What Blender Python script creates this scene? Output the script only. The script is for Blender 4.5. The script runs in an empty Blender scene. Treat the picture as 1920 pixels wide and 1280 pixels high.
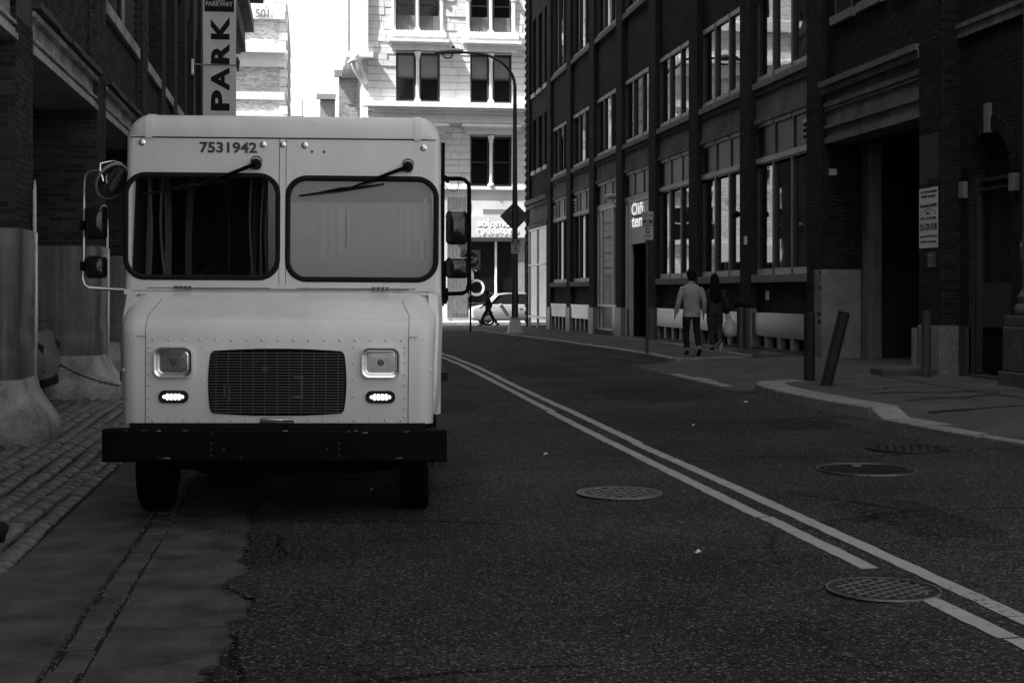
import bpy, bmesh, math, random
import numpy as np
from mathutils import Vector, Matrix
R = math.radians
rnd = random.Random(7)
SC = bpy.context.scene
COL = SC.collection

# ------------------------------------------------------------------ camera, light, exposure
YAW = math.atan(387 / 2667)
cam_d = bpy.data.cameras.new('camera')
cam = bpy.data.objects.new('camera', cam_d); COL.objects.link(cam)
cam.location = (0, 0, 1.70)
cam.rotation_euler = (R(90), 0, -YAW)
cam_d.sensor_width = 36; cam_d.lens = 50.0
cam_d.shift_y = -92 / 1920
cam_d.clip_start = .1; cam_d.clip_end = 5000
SC.camera = cam

SUN_EL, SUN_ROT = 55.0, 256.1
w = bpy.data.worlds.new('World'); SC.world = w; w.use_nodes = True
nt = w.node_tree; nt.nodes.clear()
sky = nt.nodes.new('ShaderNodeTexSky'); sky.sky_type = 'NISHITA'; sky.sun_disc = False
sky.sun_elevation = R(SUN_EL); sky.sun_rotation = R(SUN_ROT)
sky.air_density = 1.0; sky.dust_density = 2.5; sky.ozone_density = 1.0
bw = nt.nodes.new('ShaderNodeRGBToBW'); bg = nt.nodes.new('ShaderNodeBackground')
bg.inputs['Strength'].default_value = 0.095
wo = nt.nodes.new('ShaderNodeOutputWorld')
nt.links.new(sky.outputs[0], bw.inputs[0]); nt.links.new(bw.outputs[0], bg.inputs['Color']); nt.links.new(bg.outputs[0], wo.inputs['Surface'])
sun_d = bpy.data.lights.new('sun', 'SUN'); sun_d.energy = 4.8; sun_d.angle = R(.53); sun_d.color = (1, .995, .985)
sun = bpy.data.objects.new('sun', sun_d); COL.objects.link(sun)
sun.rotation_euler = Vector((1.289, .318, -1.9)).to_track_quat('-Z', 'Y').to_euler()
sun.location = (-30, -10, 60)
SC.view_settings.view_transform = 'Standard'; SC.view_settings.look = 'None'
SC.view_settings.gamma = 1; SC.view_settings.use_curve_mapping = False
SC.view_settings.exposure = 2.25
SC.cycles.use_denoising = True
SC.cycles.max_bounces = 8; SC.cycles.diffuse_bounces = 4; SC.cycles.glossy_bounces = 4
SC.cycles.sample_clamp_indirect = 6

# ------------------------------------------------------------------ materials
MATS = {}
def nmat(name):
    m = bpy.data.materials.new(name); m.use_nodes = True
    MATS[name] = m
    return m, m.node_tree, m.node_tree.nodes['Principled BSDF']
def L(nt, a, b): nt.links.new(a, b)
def mathn(nt, op, a, b=None, clamp=False):
    n = nt.nodes.new('ShaderNodeMath'); n.operation = op; n.use_clamp = clamp
    for i, v in enumerate((a, b)):
        if v is None: continue
        if isinstance(v, (int, float)): n.inputs[i].default_value = v
        else: nt.links.new(v, n.inputs[i])
    return n.outputs[0]
def noise(nt, vec, scale, detail=4, rough=.55):
    n = nt.nodes.new('ShaderNodeTexNoise'); n.inputs['Scale'].default_value = scale
    n.inputs['Detail'].default_value = detail; n.inputs['Roughness'].default_value = rough
    if vec is not None: nt.links.new(vec, n.inputs['Vector'])
    return n.outputs['Fac']
def scaled(nt, vec, s):
    m = nt.nodes.new('ShaderNodeMapping'); m.inputs['Scale'].default_value = s
    nt.links.new(vec, m.inputs['Vector']); return m.outputs[0]
def ramp(nt, fac, p0, c0, p1, c1):
    r = nt.nodes.new('ShaderNodeMapRange'); r.inputs['From Min'].default_value = p0; r.inputs['From Max'].default_value = p1
    r.inputs['To Min'].default_value = c0; r.inputs['To Max'].default_value = c1
    nt.links.new(fac, r.inputs['Value']); return r.outputs[0]
def bump(nt, bsdf, h, strength, dist):
    b = nt.nodes.new('ShaderNodeBump'); b.inputs['Strength'].default_value = strength; b.inputs['Distance'].default_value = dist
    nt.links.new(h, b.inputs['Height']); nt.links.new(b.outputs[0], bsdf.inputs['Normal']); return b
def pos(nt):
    return nt.nodes.new('ShaderNodeNewGeometry').outputs['Position']
def ocoord(nt):
    return nt.nodes.new('ShaderNodeTexCoord').outputs['Object']
def simple(name, g, rough=.6, metal=0.0, var=.12, nscale=6, bstr=.0, bdist=.002, streak=False, spec=None, ior=1.5, space='world'):
    """a grey surface with mottling, optional vertical streaks and fine relief"""
    m, nt, b = nmat(name)
    v = pos(nt) if space == 'world' else ocoord(nt)
    n1 = noise(nt, v, nscale); n2 = noise(nt, v, nscale * 9, 3)
    f = mathn(nt, 'ADD', ramp(nt, n1, .3, 1 - var, .7, 1 + var), ramp(nt, n2, .3, -var * .45, .7, var * .45))
    if streak:
        s = noise(nt, scaled(nt, v, (7, 7, .35)), 2.2, 5, .7)
        f = mathn(nt, 'MULTIPLY', f, ramp(nt, s, .3, .6, .7, 1.35))
    c = mathn(nt, 'MULTIPLY', f, g, True)
    cc = nt.nodes.new('ShaderNodeCombineColor')
    for i in range(3): L(nt, c, cc.inputs[i])
    L(nt, cc.outputs[0], b.inputs['Base Color'])
    r = ramp(nt, n2, .3, rough * .88, .7, min(1, rough * 1.12)); L(nt, r, b.inputs['Roughness'])
    b.inputs['Metallic'].default_value = metal; b.inputs['IOR'].default_value = ior
    b.inputs['Specular IOR Level'].default_value = spec if spec is not None else (.12 if rough > .5 else .5)
    if bstr: bump(nt, b, n2, bstr, bdist)
    return m
def emit(name, g, strength):
    m, nt, b = nmat(name); b.inputs['Base Color'].default_value = (g, g, g, 1)
    b.inputs['Emission Color'].default_value = (1, 1, 1, 1); b.inputs['Emission Strength'].default_value = strength
    return m

simple('paint_white', .80, .28, 0, .03, 1.2, space='object')
# van paint: clear-coated white with faint grime
m, nt_, b = nmat('van_paint')
v = ocoord(nt_)
n1 = noise(nt_, v, 1.6, 6); n2 = noise(nt_, scaled(nt_, v, (14, 14, 1.2)), 1.0, 5, .7)
f = mathn(nt_, 'MULTIPLY', ramp(nt_, n1, .35, .88, .65, 1.03), ramp(nt_, n2, .3, .96, .7, 1.02))
zz = nt_.nodes.new('ShaderNodeSeparateXYZ'); L(nt_, v, zz.inputs[0])
low_dark = mathn(nt_, 'MULTIPLY', ramp(nt_, zz.outputs[2], .7, .26, 1.15, 0.0), ramp(nt_, n1, .3, .5, .7, 1.4)); low_dark.node.use_clamp = True  # paint unevenly darker towards the bottom
f = mathn(nt_, 'MULTIPLY', f, mathn(nt_, 'SUBTRACT', 1.0, low_dark))
c = mathn(nt_, 'MULTIPLY', f, .70, True)
cc = nt_.nodes.new('ShaderNodeCombineColor'); [L(nt_, c, cc.inputs[i]) for i in range(3)]
L(nt_, cc.outputs[0], b.inputs['Base Color']); b.inputs['Roughness'].default_value = .34
b.inputs['Coat Weight'].default_value = .35; b.inputs['Coat Roughness'].default_value = .12
nb = noise(nt_, v, 2.2, 2); bump(nt_, b, nb, .12, .02)

simple('black_rubber', .009, .55, 0, .2, 12, .2, .002)
simple('black_paint', .003, .5, 0, .35, 8, .25, .002, spec=.06)
simple('tyre', .005, .8, 0, .25, 10, .3, .003, spec=.04)
simple('dark_under', .006, .8, 0, .3, 5)
simple('chrome', .82, .2, 1.0, .05, 5)
simple('steel', .42, .30, .9, .15, 8)
simple('dark_steel', .055, .42, .3, .25, 8)
simple('galv', .30, .42, .55, .2, 9)
simple('alu', .50, .34, .35, .15, 6)
simple('asphalt_dark', .035, .9, 0, .2, 8, .6, .005)
simple('concrete', .14, .88, 0, .18, 2.5, .35, .004, True)
simple('slab', .064, .8, 0, .42, 3.0, .8, .006, spec=.1)
simple('walk', .070, .9, 0, .22, 1.8, .5, .004)
simple('kerb', .215, .85, 0, .22, 5, .5, .006)
simple('sett', .10, .5, 0, .45, 9, 1.0, .012, spec=.22)
simple('joint', .010, .95, 0, .3, 12, .5, .006)
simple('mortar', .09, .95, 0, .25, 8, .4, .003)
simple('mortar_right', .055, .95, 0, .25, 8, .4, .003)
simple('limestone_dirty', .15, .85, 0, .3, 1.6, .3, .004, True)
simple('stone_sill', .20, .8, 0, .22, 4, .3, .003)
simple('limestone', .58, .85, 0, .10, 1.2, .3, .01)
simple('limestone_trim', .66, .8, 0, .08, 2.0, .2, .006)
simple('limestone_joint', .34, .95, 0, .1, 4)
simple('far_pale', .52, .9, 0, .1, .8)
simple('granite', .16, .35, 0, .35, 26, .1, .001)
simple('dark_stone', .055, .6, 0, .3, 9, .3, .003)
simple('cladding', .17, .45, .25, .2, 1.4, .25, .01, True)
simple('metal_edge', .6, .3, .7, .25, 7, .3, .004)
simple('white_wash', .19, .85, 0, .3, 1.6, .3, .004)
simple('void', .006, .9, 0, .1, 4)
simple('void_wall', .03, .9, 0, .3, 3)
simple('panel_dark', .022, .38, 0, .2, 3)
simple('frame_dark', .022, .45, 0, .15, 6)
simple('frame_light', .36, .45, .1, .15, 6)
simple('sign_white', .55, .5, 0, .08, 5)
simple('sign_grey', .20, .5, .3, .12, 5)
simple('sign_black', .02, .5, 0, .1, 5)
simple('sign_dark', .045, .42, .2, .15, 5)
simple('ink', .015, .6, 0, .1, 5)
simple('vinyl_white', .62, .55, 0, .07, 3, .25, .02)
simple('cloth_light', .30, .85, 0, .10, 9, .5, .01)
simple('cloth_dark', .016, .9, 0, .2, 9, .3, .01)
simple('cloth_mid', .032, .9, 0, .2, 9, .3, .01)
simple('denim', .034, .9, 0, .2, 12, .3, .006)
simple('hair', .005, .7, 0, .2, 14, .4, .01, spec=.08)
simple('skin', .22, .55, 0, .06, 6)
simple('skin_dark', .05, .55, 0, .06, 6)
simple('bag', .45, .35, 0, .2, 12, .6, .02)
simple('car_silver', .26, .25, .1, .03, 3)
simple('car_pale', .36, .24, .3, .03, 3)
simple('roof_grey', .1, .8)
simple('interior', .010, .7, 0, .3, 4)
simple('reflection_streak', .11, .7, 0, .3, 6)  # grey of the streaks that imitate reflections behind the left windscreen
simple('reflector', .42, .24, 1.0, .2, 18)
simple('iron', .05, .38, .7, .35, 22, .5, .004)
simple('iron_rim', .22, .36, .7, .35, 22, .5, .004)
simple('timber', .30, .8, 0, .2, 4)
emit('led', .9, .7)
simple('lamp_dot', .85, .2, 0, .03)
simple('grille_bar', .11, .4, .3, .1, 8)
simple('bollard_dark', .022, .65, 0, .3, 6, .3, .003)
simple('bollard_grey', .05, .6, 0, .25, 6, .3, .003)
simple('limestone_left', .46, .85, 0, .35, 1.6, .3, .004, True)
simple('pedestal_stone', .075, .8, 0, .3, 5, .3, .003)
emit('reflected_glow', .9, .15)  # glow standing in for lettering reflected in the doorway glass
simple('sign_bright', .9, .5, 0, .02)
simple('fascia_grey', .52, .7, 0, .06, 1)
simple('flare_concrete', .34, .6, 0, .45, 3.2, .6, .01)
simple('grit', .03, .95, 0, .5, 40, 1.0, .01)

# mirrors and glazing
def glazing(name, tint, refl_rough, wav, ior=1.55, spec=.5, wscale=.9):
    m, nt, b = nmat(name)
    b.inputs['Base Color'].default_value = (tint, tint, tint, 1)
    b.inputs['Roughness'].default_value = refl_rough; b.inputs['IOR'].default_value = ior
    b.inputs['Specular IOR Level'].default_value = spec
    if wav:
        n = noise(nt, pos(nt), wscale, 2, .4); bump(nt, b, n, wav, .05)
    return m
glazing('window_glass', .012, .02, .10, 2.9)
glazing('shop_glass', .010, .02, .06, 2.3)
glazing('dark_glass', .008, .05, .05, 1.5, .35)
glazing('plinth_polished', .09, .16, .05, 1.8, .7, 1.2)
glazing('mirror_shell', .012, .10, 0, 1.5)
glazing('car_glass', .012, .04, 0, 1.5)
# see-through windscreen: mostly transparent with a surface reflection
def clear_glass(name, tint, rough=.01, ior=1.5):
    m = bpy.data.materials.new(name); m.use_nodes = True; nt = m.node_tree; nt.nodes.clear()
    tr = nt.nodes.new('ShaderNodeBsdfTransparent'); tr.inputs[0].default_value = (tint, tint, tint, 1)
    gl = nt.nodes.new('ShaderNodeBsdfGlossy'); gl.inputs['Roughness'].default_value = rough
    fr = nt.nodes.new('ShaderNodeFresnel'); fr.inputs[0].default_value = ior
    mx = nt.nodes.new('ShaderNodeMixShader'); o = nt.nodes.new('ShaderNodeOutputMaterial')
    L(nt, fr.outputs[0], mx.inputs[0]); L(nt, tr.outputs[0], mx.inputs[1]); L(nt, gl.outputs[0], mx.inputs[2]); L(nt, mx.outputs[0], o.inputs[0])
    MATS[name] = m
clear_glass('windscreen', .75)
clear_glass('lens', .92)
simple('pane_reflection', .37, .25, 0, .06, 1.3, space='object')  # diffuse grey carrying the reflection of the right windscreen
simple('pane_grey', .19, .25, 0, .06, 1.3, space='object')
simple('pane_reflection_light', .43, .3, 0, .1, 3, space='object')

# bricks as separate objects / as joined masses / as far texture
def brick_mat(name, g, attr=None, spread=.45):
    m, nt, b = nmat(name)
    if attr:
        a = nt.nodes.new('ShaderNodeAttribute'); a.attribute_name = attr; t = a.outputs['Fac']
    else:
        t = nt.nodes.new('ShaderNodeObjectInfo').outputs['Random']
    n1 = noise(nt, pos(nt), 30, 4); n0 = noise(nt, pos(nt), .7, 4)
    f = mathn(nt, 'MULTIPLY', ramp(nt, t, 0, 1 - spread, 1, 1 + spread), ramp(nt, n1, .3, .8, .7, 1.2))
    f = mathn(nt, 'MULTIPLY', f, ramp(nt, n0, .3, .8, .7, 1.2))
    c = mathn(nt, 'MULTIPLY', f, g, True)
    cc = nt.nodes.new('ShaderNodeCombineColor'); [L(nt, c, cc.inputs[i]) for i in range(3)]
    L(nt, cc.outputs[0], b.inputs['Base Color']); b.inputs['Roughness'].default_value = .8; b.inputs['Specular IOR Level'].default_value = .15
    bump(nt, b, n1, .5, .004)
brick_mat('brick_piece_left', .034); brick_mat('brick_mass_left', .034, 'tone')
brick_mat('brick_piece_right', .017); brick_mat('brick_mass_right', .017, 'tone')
def brick_tex(name, g, mort, sc=1.0, frontal=False):
    m, nt, b = nmat(name)
    sp = nt.nodes.new('ShaderNodeSeparateXYZ'); L(nt, pos(nt), sp.inputs[0])
    h = mathn(nt, 'ADD', sp.outputs[0], sp.outputs[1])
    cb = nt.nodes.new('ShaderNodeCombineXYZ'); L(nt, h, cb.inputs[0]); L(nt, sp.outputs[2], cb.inputs[1])
    br = nt.nodes.new('ShaderNodeTexBrick'); L(nt, cb.outputs[0], br.inputs['Vector'])
    br.inputs['Scale'].default_value = sc; br.inputs['Brick Width'].default_value = .215; br.inputs['Row Height'].default_value = .075
    br.inputs['Mortar Size'].default_value = .006; br.inputs['Bias'].default_value = 0
    br.inputs['Color1'].default_value = (g * .65,) * 3 + (1,); br.inputs['Color2'].default_value = (g * 1.35,) * 3 + (1,)
    br.inputs['Mortar'].default_value = (mort,) * 3 + (1,)
    n0 = noise(nt, pos(nt), .7, 5)
    mul = nt.nodes.new('ShaderNodeMixRGB'); mul.blend_type = 'MULTIPLY'; mul.inputs[0].default_value = 1
    r = ramp(nt, n0, .3, .8, .7, 1.15); cc = nt.nodes.new('ShaderNodeCombineColor'); [L(nt, r, cc.inputs[i]) for i in range(3)]
    L(nt, br.outputs['Color'], mul.inputs[1]); L(nt, cc.outputs[0], mul.inputs[2]); L(nt, mul.outputs[0], b.inputs['Base Color'])
    b.inputs['Roughness'].default_value = .85; b.inputs['Specular IOR Level'].default_value = .15
    bump(nt, b, mathn(nt, 'SUBTRACT', 1.0, br.outputs['Fac']), .7, .008)
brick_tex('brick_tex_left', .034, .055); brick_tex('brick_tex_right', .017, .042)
brick_tex('brick_tex_far', .55, .68)
brick_tex('brick_tex_distant', .20, .28, .5)
brick_tex('stone_tex_far', .55, .40, .35)

# asphalt: aggregate, patches, cracks
m, nt_, b = nmat('asphalt')
v = pos(nt_)
vo = nt_.nodes.new('ShaderNodeTexVoronoi'); vo.inputs['Scale'].default_value = 85; L(nt_, v, vo.inputs['Vector'])
grain = nt_.nodes.new('ShaderNodeSeparateColor'); L(nt_, vo.outputs['Color'], grain.inputs[0])
sparkle = mathn(nt_, 'MULTIPLY', ramp(nt_, grain.outputs[0], .86, 0, 1.0, 1.0), 1.0); 
base = ramp(nt_, noise(nt_, v, 40, 4, .9), .38, .05, .62, 2.0)
patch = ramp(nt_, noise(nt_, scaled(nt_, v, (.8, 1, 1)), .45, 6, .65), .38, .62, .62, 1.30)
mid = ramp(nt_, noise(nt_, v, 5, 5, .65), .3, .86, .7, 1.14)
f = mathn(nt_, 'MULTIPLY', mathn(nt_, 'MULTIPLY', base, patch), mid)
# wandering cracks
cn = nt_.nodes.new('ShaderNodeTexNoise'); cn.inputs['Scale'].default_value = .9; cn.inputs['Detail'].default_value = 6; L(nt_, v, cn.inputs['Vector'])
cm = nt_.nodes.new('ShaderNodeMixRGB'); cm.inputs[0].default_value = .35; L(nt_, v, cm.inputs[1]); L(nt_, cn.outputs['Color'], cm.inputs[2])
cv = nt_.nodes.new('ShaderNodeTexVoronoi'); cv.feature = 'DISTANCE_TO_EDGE'; cv.inputs['Scale'].default_value = .42; L(nt_, cm.outputs[0], cv.inputs['Vector'])
crack = ramp(nt_, cv.outputs['Distance'], .002, 1, .009, 0); crack.node.clamp = True
cmask = ramp(nt_, noise(nt_, v, .25, 2), .44, 0, .52, 1); 
crack = mathn(nt_, 'MULTIPLY', crack, cmask, True)
f = mathn(nt_, 'MULTIPLY', f, mathn(nt_, 'SUBTRACT', 1.0, mathn(nt_, 'MULTIPLY', crack, .75)))
c = mathn(nt_, 'MULTIPLY', f, .026)
c = mathn(nt_, 'ADD', c, mathn(nt_, 'MULTIPLY', sparkle, .13), True)
cc = nt_.nodes.new('ShaderNodeCombineColor'); [L(nt_, c, cc.inputs[i]) for i in range(3)]
L(nt_, cc.outputs[0], b.inputs['Base Color']); b.inputs['Roughness'].default_value = .8; b.inputs['Specular IOR Level'].default_value = .07
hgt = mathn(nt_, 'ADD', mathn(nt_, 'ADD', vo.outputs['Distance'], mathn(nt_, 'MULTIPLY', noise(nt_, v, 22, 4, .7), 1.2)), mathn(nt_, 'MULTIPLY', crack, -3.0))
bump(nt_, b, hgt, .9, .006)
# crumbling left edge: the thin surfacing has broken away here in crumbs
sx = nt_.nodes.new('ShaderNodeSeparateXYZ'); L(nt_, v, sx.inputs[0])
edge = mathn(nt_, 'ADD', mathn(nt_, 'ADD', mathn(nt_, 'MULTIPLY', mathn(nt_, 'SUBTRACT', noise(nt_, v, 1.1, 6, .72), .5), .62), mathn(nt_, 'MULTIPLY', mathn(nt_, 'SUBTRACT', noise(nt_, v, 26, 4, .7), .5), .20)), mathn(nt_, 'ADD', sx.outputs[0], .40))
al = ramp(nt_, edge, 0, 0, .006, 1)
tb = nt_.nodes.new('ShaderNodeBsdfTransparent'); mxs = nt_.nodes.new('ShaderNodeMixShader')
L(nt_, al, mxs.inputs[0]); L(nt_, tb.outputs[0], mxs.inputs[1]); L(nt_, b.outputs[0], mxs.inputs[2]); L(nt_, mxs.outputs[0], nt_.nodes['Material Output'].inputs[0])
# the same surfacing without the broken edge is used elsewhere
m2 = m.copy(); m2.name = 'asphalt_far'; MATS['asphalt_far'] = m2
n2 = m2.node_tree; L(n2, n2.nodes['Principled BSDF'].outputs[0], n2.nodes['Material Output'].inputs[0])
m3 = m2.copy(); m3.name = 'asphalt_patch'; MATS['asphalt_patch'] = m3
for nd in m3.node_tree.nodes:
    if nd.type == 'MATH' and nd.operation == 'MULTIPLY' and abs(nd.inputs[1].default_value - .026) < 1e-6 and not nd.inputs[1].is_linked: nd.inputs[1].default_value = .014
# road paint, chipped through to the asphalt at its edges and cracks
m, nt_, b = nmat('line_paint'); v = pos(nt_)
chip = ramp(nt_, mathn(nt_, 'ADD', noise(nt_, v, 30, 5, .75), mathn(nt_, 'MULTIPLY', noise(nt_, v, 1.2, 2), .35)), .50, 0, .56, 1)
tone = ramp(nt_, noise(nt_, v, 6, 4), .3, .88, .7, 1.1)
c = mathn(nt_, 'MULTIPLY', tone, .31); c = mathn(nt_, 'MULTIPLY', c, mathn(nt_, 'ADD', mathn(nt_, 'MULTIPLY', chip, .86), .14), True)
cc = nt_.nodes.new('ShaderNodeCombineColor'); [L(nt_, c, cc.inputs[i]) for i in range(3)]
L(nt_, cc.outputs[0], b.inputs['Base Color']); b.inputs['Roughness'].default_value = .8; b.inputs['Specular IOR Level'].default_value = .15
bump(nt_, b, noise(nt_, v, 55, 3, .8), .5, .004)

# banner vinyl lets the bright street behind glow through it
m, nt_, b = nmat('banner_vinyl')
b.inputs['Base Color'].default_value = (.93, .93, .93, 1); b.inputs['Roughness'].default_value = .55
tl = nt_.nodes.new('ShaderNodeBsdfTranslucent'); tl.inputs[0].default_value = (.9, .9, .9, 1)
mx = nt_.nodes.new('ShaderNodeMixShader'); mx.inputs[0].default_value = .8
L(nt_, b.outputs[0], mx.inputs[1]); L(nt_, tl.outputs[0], mx.inputs[2]); L(nt_, mx.outputs[0], nt_.nodes['Material Output'].inputs[0])

def M(n): return MATS[n]

# ------------------------------------------------------------------ mesh helpers
class MB:
    def __init__(s): s.v = []; s.f = []; s.t = []
    def add(s, vs, fs, tone=.5):
        o = len(s.v); s.v.extend([tuple(p) for p in vs]); s.f.extend([tuple(o + i for i in f) for f in fs]); s.t.extend([tone] * len(fs)); return s
    def box(s, x0, x1, y0, y1, z0, z1, tone=.5):
        vs = [(x0,y0,z0),(x1,y0,z0),(x1,y1,z0),(x0,y1,z0),(x0,y0,z1),(x1,y0,z1),(x1,y1,z1),(x0,y1,z1)]
        return s.add(vs, [(0,3,2,1),(4,5,6,7),(0,1,5,4),(1,2,6,5),(2,3,7,6),(3,0,4,7)], tone)
    def tube(s, pts, r, n=8, cap=True):
        pts = [Vector(p) for p in pts]; rr = r if isinstance(r, (list, tuple)) else [r] * len(pts)
        rings = []; up = None
        for i, p in enumerate(pts):
            d = (pts[min(i+1, len(pts)-1)] - pts[max(i-1, 0)]).normalized()
            if up is None:
                a = Vector((0,0,1)) if abs(d.z) < .9 else Vector((0,1,0))
                up = (a - d * a.dot(d)).normalized()
            else: up = (up - d * up.dot(d)).normalized()
            sd = d.cross(up)
            rx, ry = rr[i] if isinstance(rr[i], (list, tuple)) else (rr[i], rr[i])
            rings.append([p + sd * (math.cos(2*math.pi*k/n) * rx) + up * (math.sin(2*math.pi*k/n) * ry) for k in range(n)])
        return s.rings(rings, cap)
    def rings(s, rings, cap=True):
        n = len(rings[0]); vs = [p for r in rings for p in r]; fs = []
        for i in range(len(rings) - 1):
            for k in range(n):
                a = i*n + k; b_ = i*n + (k+1) % n
                fs.append((a, b_, b_ + n, a + n))
        if cap: fs.append(tuple(range(n))[::-1]); fs.append(tuple(range((len(rings)-1)*n, len(rings)*n)))
        return s.add(vs, fs)
    def stack(s, cx, cy, secs, n=24):
        """horizontal elliptic or round sections: (z, r) or (z, rx, ry, dx, dy)"""
        rings = []
        for q in secs:
            z = q[0]; rx = q[1]; ry = q[2] if len(q) > 2 else rx; dx = q[3] if len(q) > 3 else 0; dy = q[4] if len(q) > 4 else 0
            rings.append([(cx + dx + rx*math.cos(2*math.pi*k/n), cy + dy + ry*math.sin(2*math.pi*k/n), z) for k in range(n)])
        return s.rings(rings)
    def prism(s, poly, axis, a, b_):
        """poly is 2D; axis 'x','y','z' is the extrusion axis"""
        def p3(p, h):
            return {'x': (h, p[0], p[1]), 'y': (p[0], h, p[1]), 'z': (p[0], p[1], h)}[axis]
        n = len(poly); vs = [p3(p, a) for p in poly] + [p3(p, b_) for p in poly]
        fs = [tuple(range(n))[::-1], tuple(range(n, 2*n))] + [(k, (k+1) % n, (k+1) % n + n, k + n) for k in range(n)]
        return s.add(vs, fs)
    def xf(s, mat, start=0):
        s.v = s.v[:start] + [tuple(mat @ Vector(p)) for p in s.v[start:]]; return s
    def mesh(s, name):
        me = bpy.data.meshes.new(name); me.from_pydata(s.v, [], s.f); me.update(); return me
    def build(s, name, mat, parent=None, smooth=False, bevel=0, tone=False, recalc=True, **tags):
        me = s.mesh(name)
        if recalc and len(s.f) < 60000:
            bm = bmesh.new(); bm.from_mesh(me); bmesh.ops.recalc_face_normals(bm, faces=bm.faces); bm.to_mesh(me); bm.free()
        if tone:
            at = me.attributes.new('tone', 'FLOAT', 'FACE'); at.data.foreach_set('value', s.t)
        return link(name, me, mat, parent, smooth, bevel, **tags)
def link(name, me, mat, parent=None, smooth=False, bevel=0, **tags):
    if mat is not None:
        me.materials.clear(); me.materials.append(M(mat) if isinstance(mat, str) else mat)
    o = bpy.data.objects.new(name, me); COL.objects.link(o)
    if parent is not None: o.parent = parent
    if smooth:
        me.shade_smooth()
        if smooth != 'all':
            me.set_sharp_from_angle(angle=R(38 if smooth is True else smooth))
    if bevel:
        bv = o.modifiers.new('bevel', 'BEVEL'); bv.width = bevel; bv.segments = 2; bv.limit_method = 'ANGLE'; bv.angle_limit = R(40)
    for k, v_ in tags.items(): o[k] = v_
    return o
def tag(o, label, cat=None, group=None):
    o['label'] = label
    if cat: o['category'] = cat
    if group: o['group'] = group
    return o
def thing(name, label, cat, loc=(0,0,0), rz=0, group=None):
    o = bpy.data.objects.new(name, None); COL.objects.link(o); o.location = loc; o.rotation_euler = (0, 0, rz)
    o.empty_display_size = .2
    return tag(o, label, cat, group)
def copy_tree(o, parent=None):
    c = o.copy(); COL.objects.link(c)
    if parent is not None: c.parent = parent
    for ch in list(o.children): copy_tree(ch, c)
    return c
def rrect(cx, cz, w_, h_, r, n=6):
    pts = []
    for (sx, sz, a0) in ((1,1,0),(-1,1,90),(-1,-1,180),(1,-1,270)):
        for k in range(n+1):
            a = R(a0 + 90*k/n); pts.append((cx + sx*(w_/2-r) + r*math.cos(a), cz + sz*(h_/2-r) + r*math.sin(a)))
    return pts
def holed(name, outer, holes, y0, thick, mat, parent=None, **kw):
    """flat panel in the local xz plane, front at y0, with real holes"""
    cu = bpy.data.curves.new(name, 'CURVE'); cu.dimensions = '2D'; cu.fill_mode = 'BOTH'; cu.extrude = thick/2
    for poly in [outer] + holes:
        sp = cu.splines.new('POLY'); sp.points.add(len(poly)-1); sp.use_cyclic_u = True
        for i, p in enumerate(poly): sp.points[i].co = (p[0], p[1], 0, 1)
    t = bpy.data.objects.new('tmp', cu); me = bpy.data.meshes.new_from_object(t); bpy.data.objects.remove(t)
    me.transform(Matrix.Translation((0, y0 + thick/2, 0)) @ Matrix.Rotation(R(90), 4, 'X'))
    return link(name, me, mat, parent, **kw)
def text(string, width, height, mat, parent, loc, rot=(R(90),0,0), name='lettering', bold=0.0, ext=.002, align='CENTER'):
    cu = bpy.data.curves.new('t', 'FONT'); cu.body = string; cu.size = 1; cu.align_x = align; cu.align_y = 'CENTER'
    cu.offset = bold; cu.extrude = .001; cu.resolution_u = 3
    t = bpy.data.objects.new('tmp', cu); me = bpy.data.meshes.new_from_object(t); bpy.data.objects.remove(t)
    xs = [v.co.x for v in me.vertices]; ys = [v.co.y for v in me.vertices]
    if not xs: return None
    wx = max(xs)-min(xs); hy = max(ys)-min(ys); cx = (max(xs)+min(xs))/2; cy = (max(ys)+min(ys))/2
    me.transform(Matrix.Diagonal((width/wx, height/hy, ext/.001, 1)) @ Matrix.Translation((-cx, -cy, 0)))
    o = link(name, me, mat, parent); o.location = loc; o.rotation_euler = rot
    return o
FACE_CAM = (R(90), 0, 0)            # faces -y
FACE_STREET_R = (R(90), 0, R(-90))  # on the right-hand walls, faces -x

def lay_bricks(intervals_fn, z0, z1, put, seed=1, bl=.205, bh=.0655, j=.0105):
    """running bond; intervals_fn(zc) -> list of (a, b) along the wall; put(a, b, z, zt)"""
    k = 0; z = z0
    while z + bh <= z1 + .02:
        zt = min(z + bh, z1)
        for (a, b_) in intervals_fn((z + zt) / 2):
            off = ((k % 2) * (bl + j) / 2)
            s = math.floor((a - off) / (bl + j)) * (bl + j) + off
            while s < b_:
                p = max(s, a); q = min(s + bl, b_)
                if q - p > .03: put(p, q, z, zt)
                s += bl + j
        z += bh + j; k += 1

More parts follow.
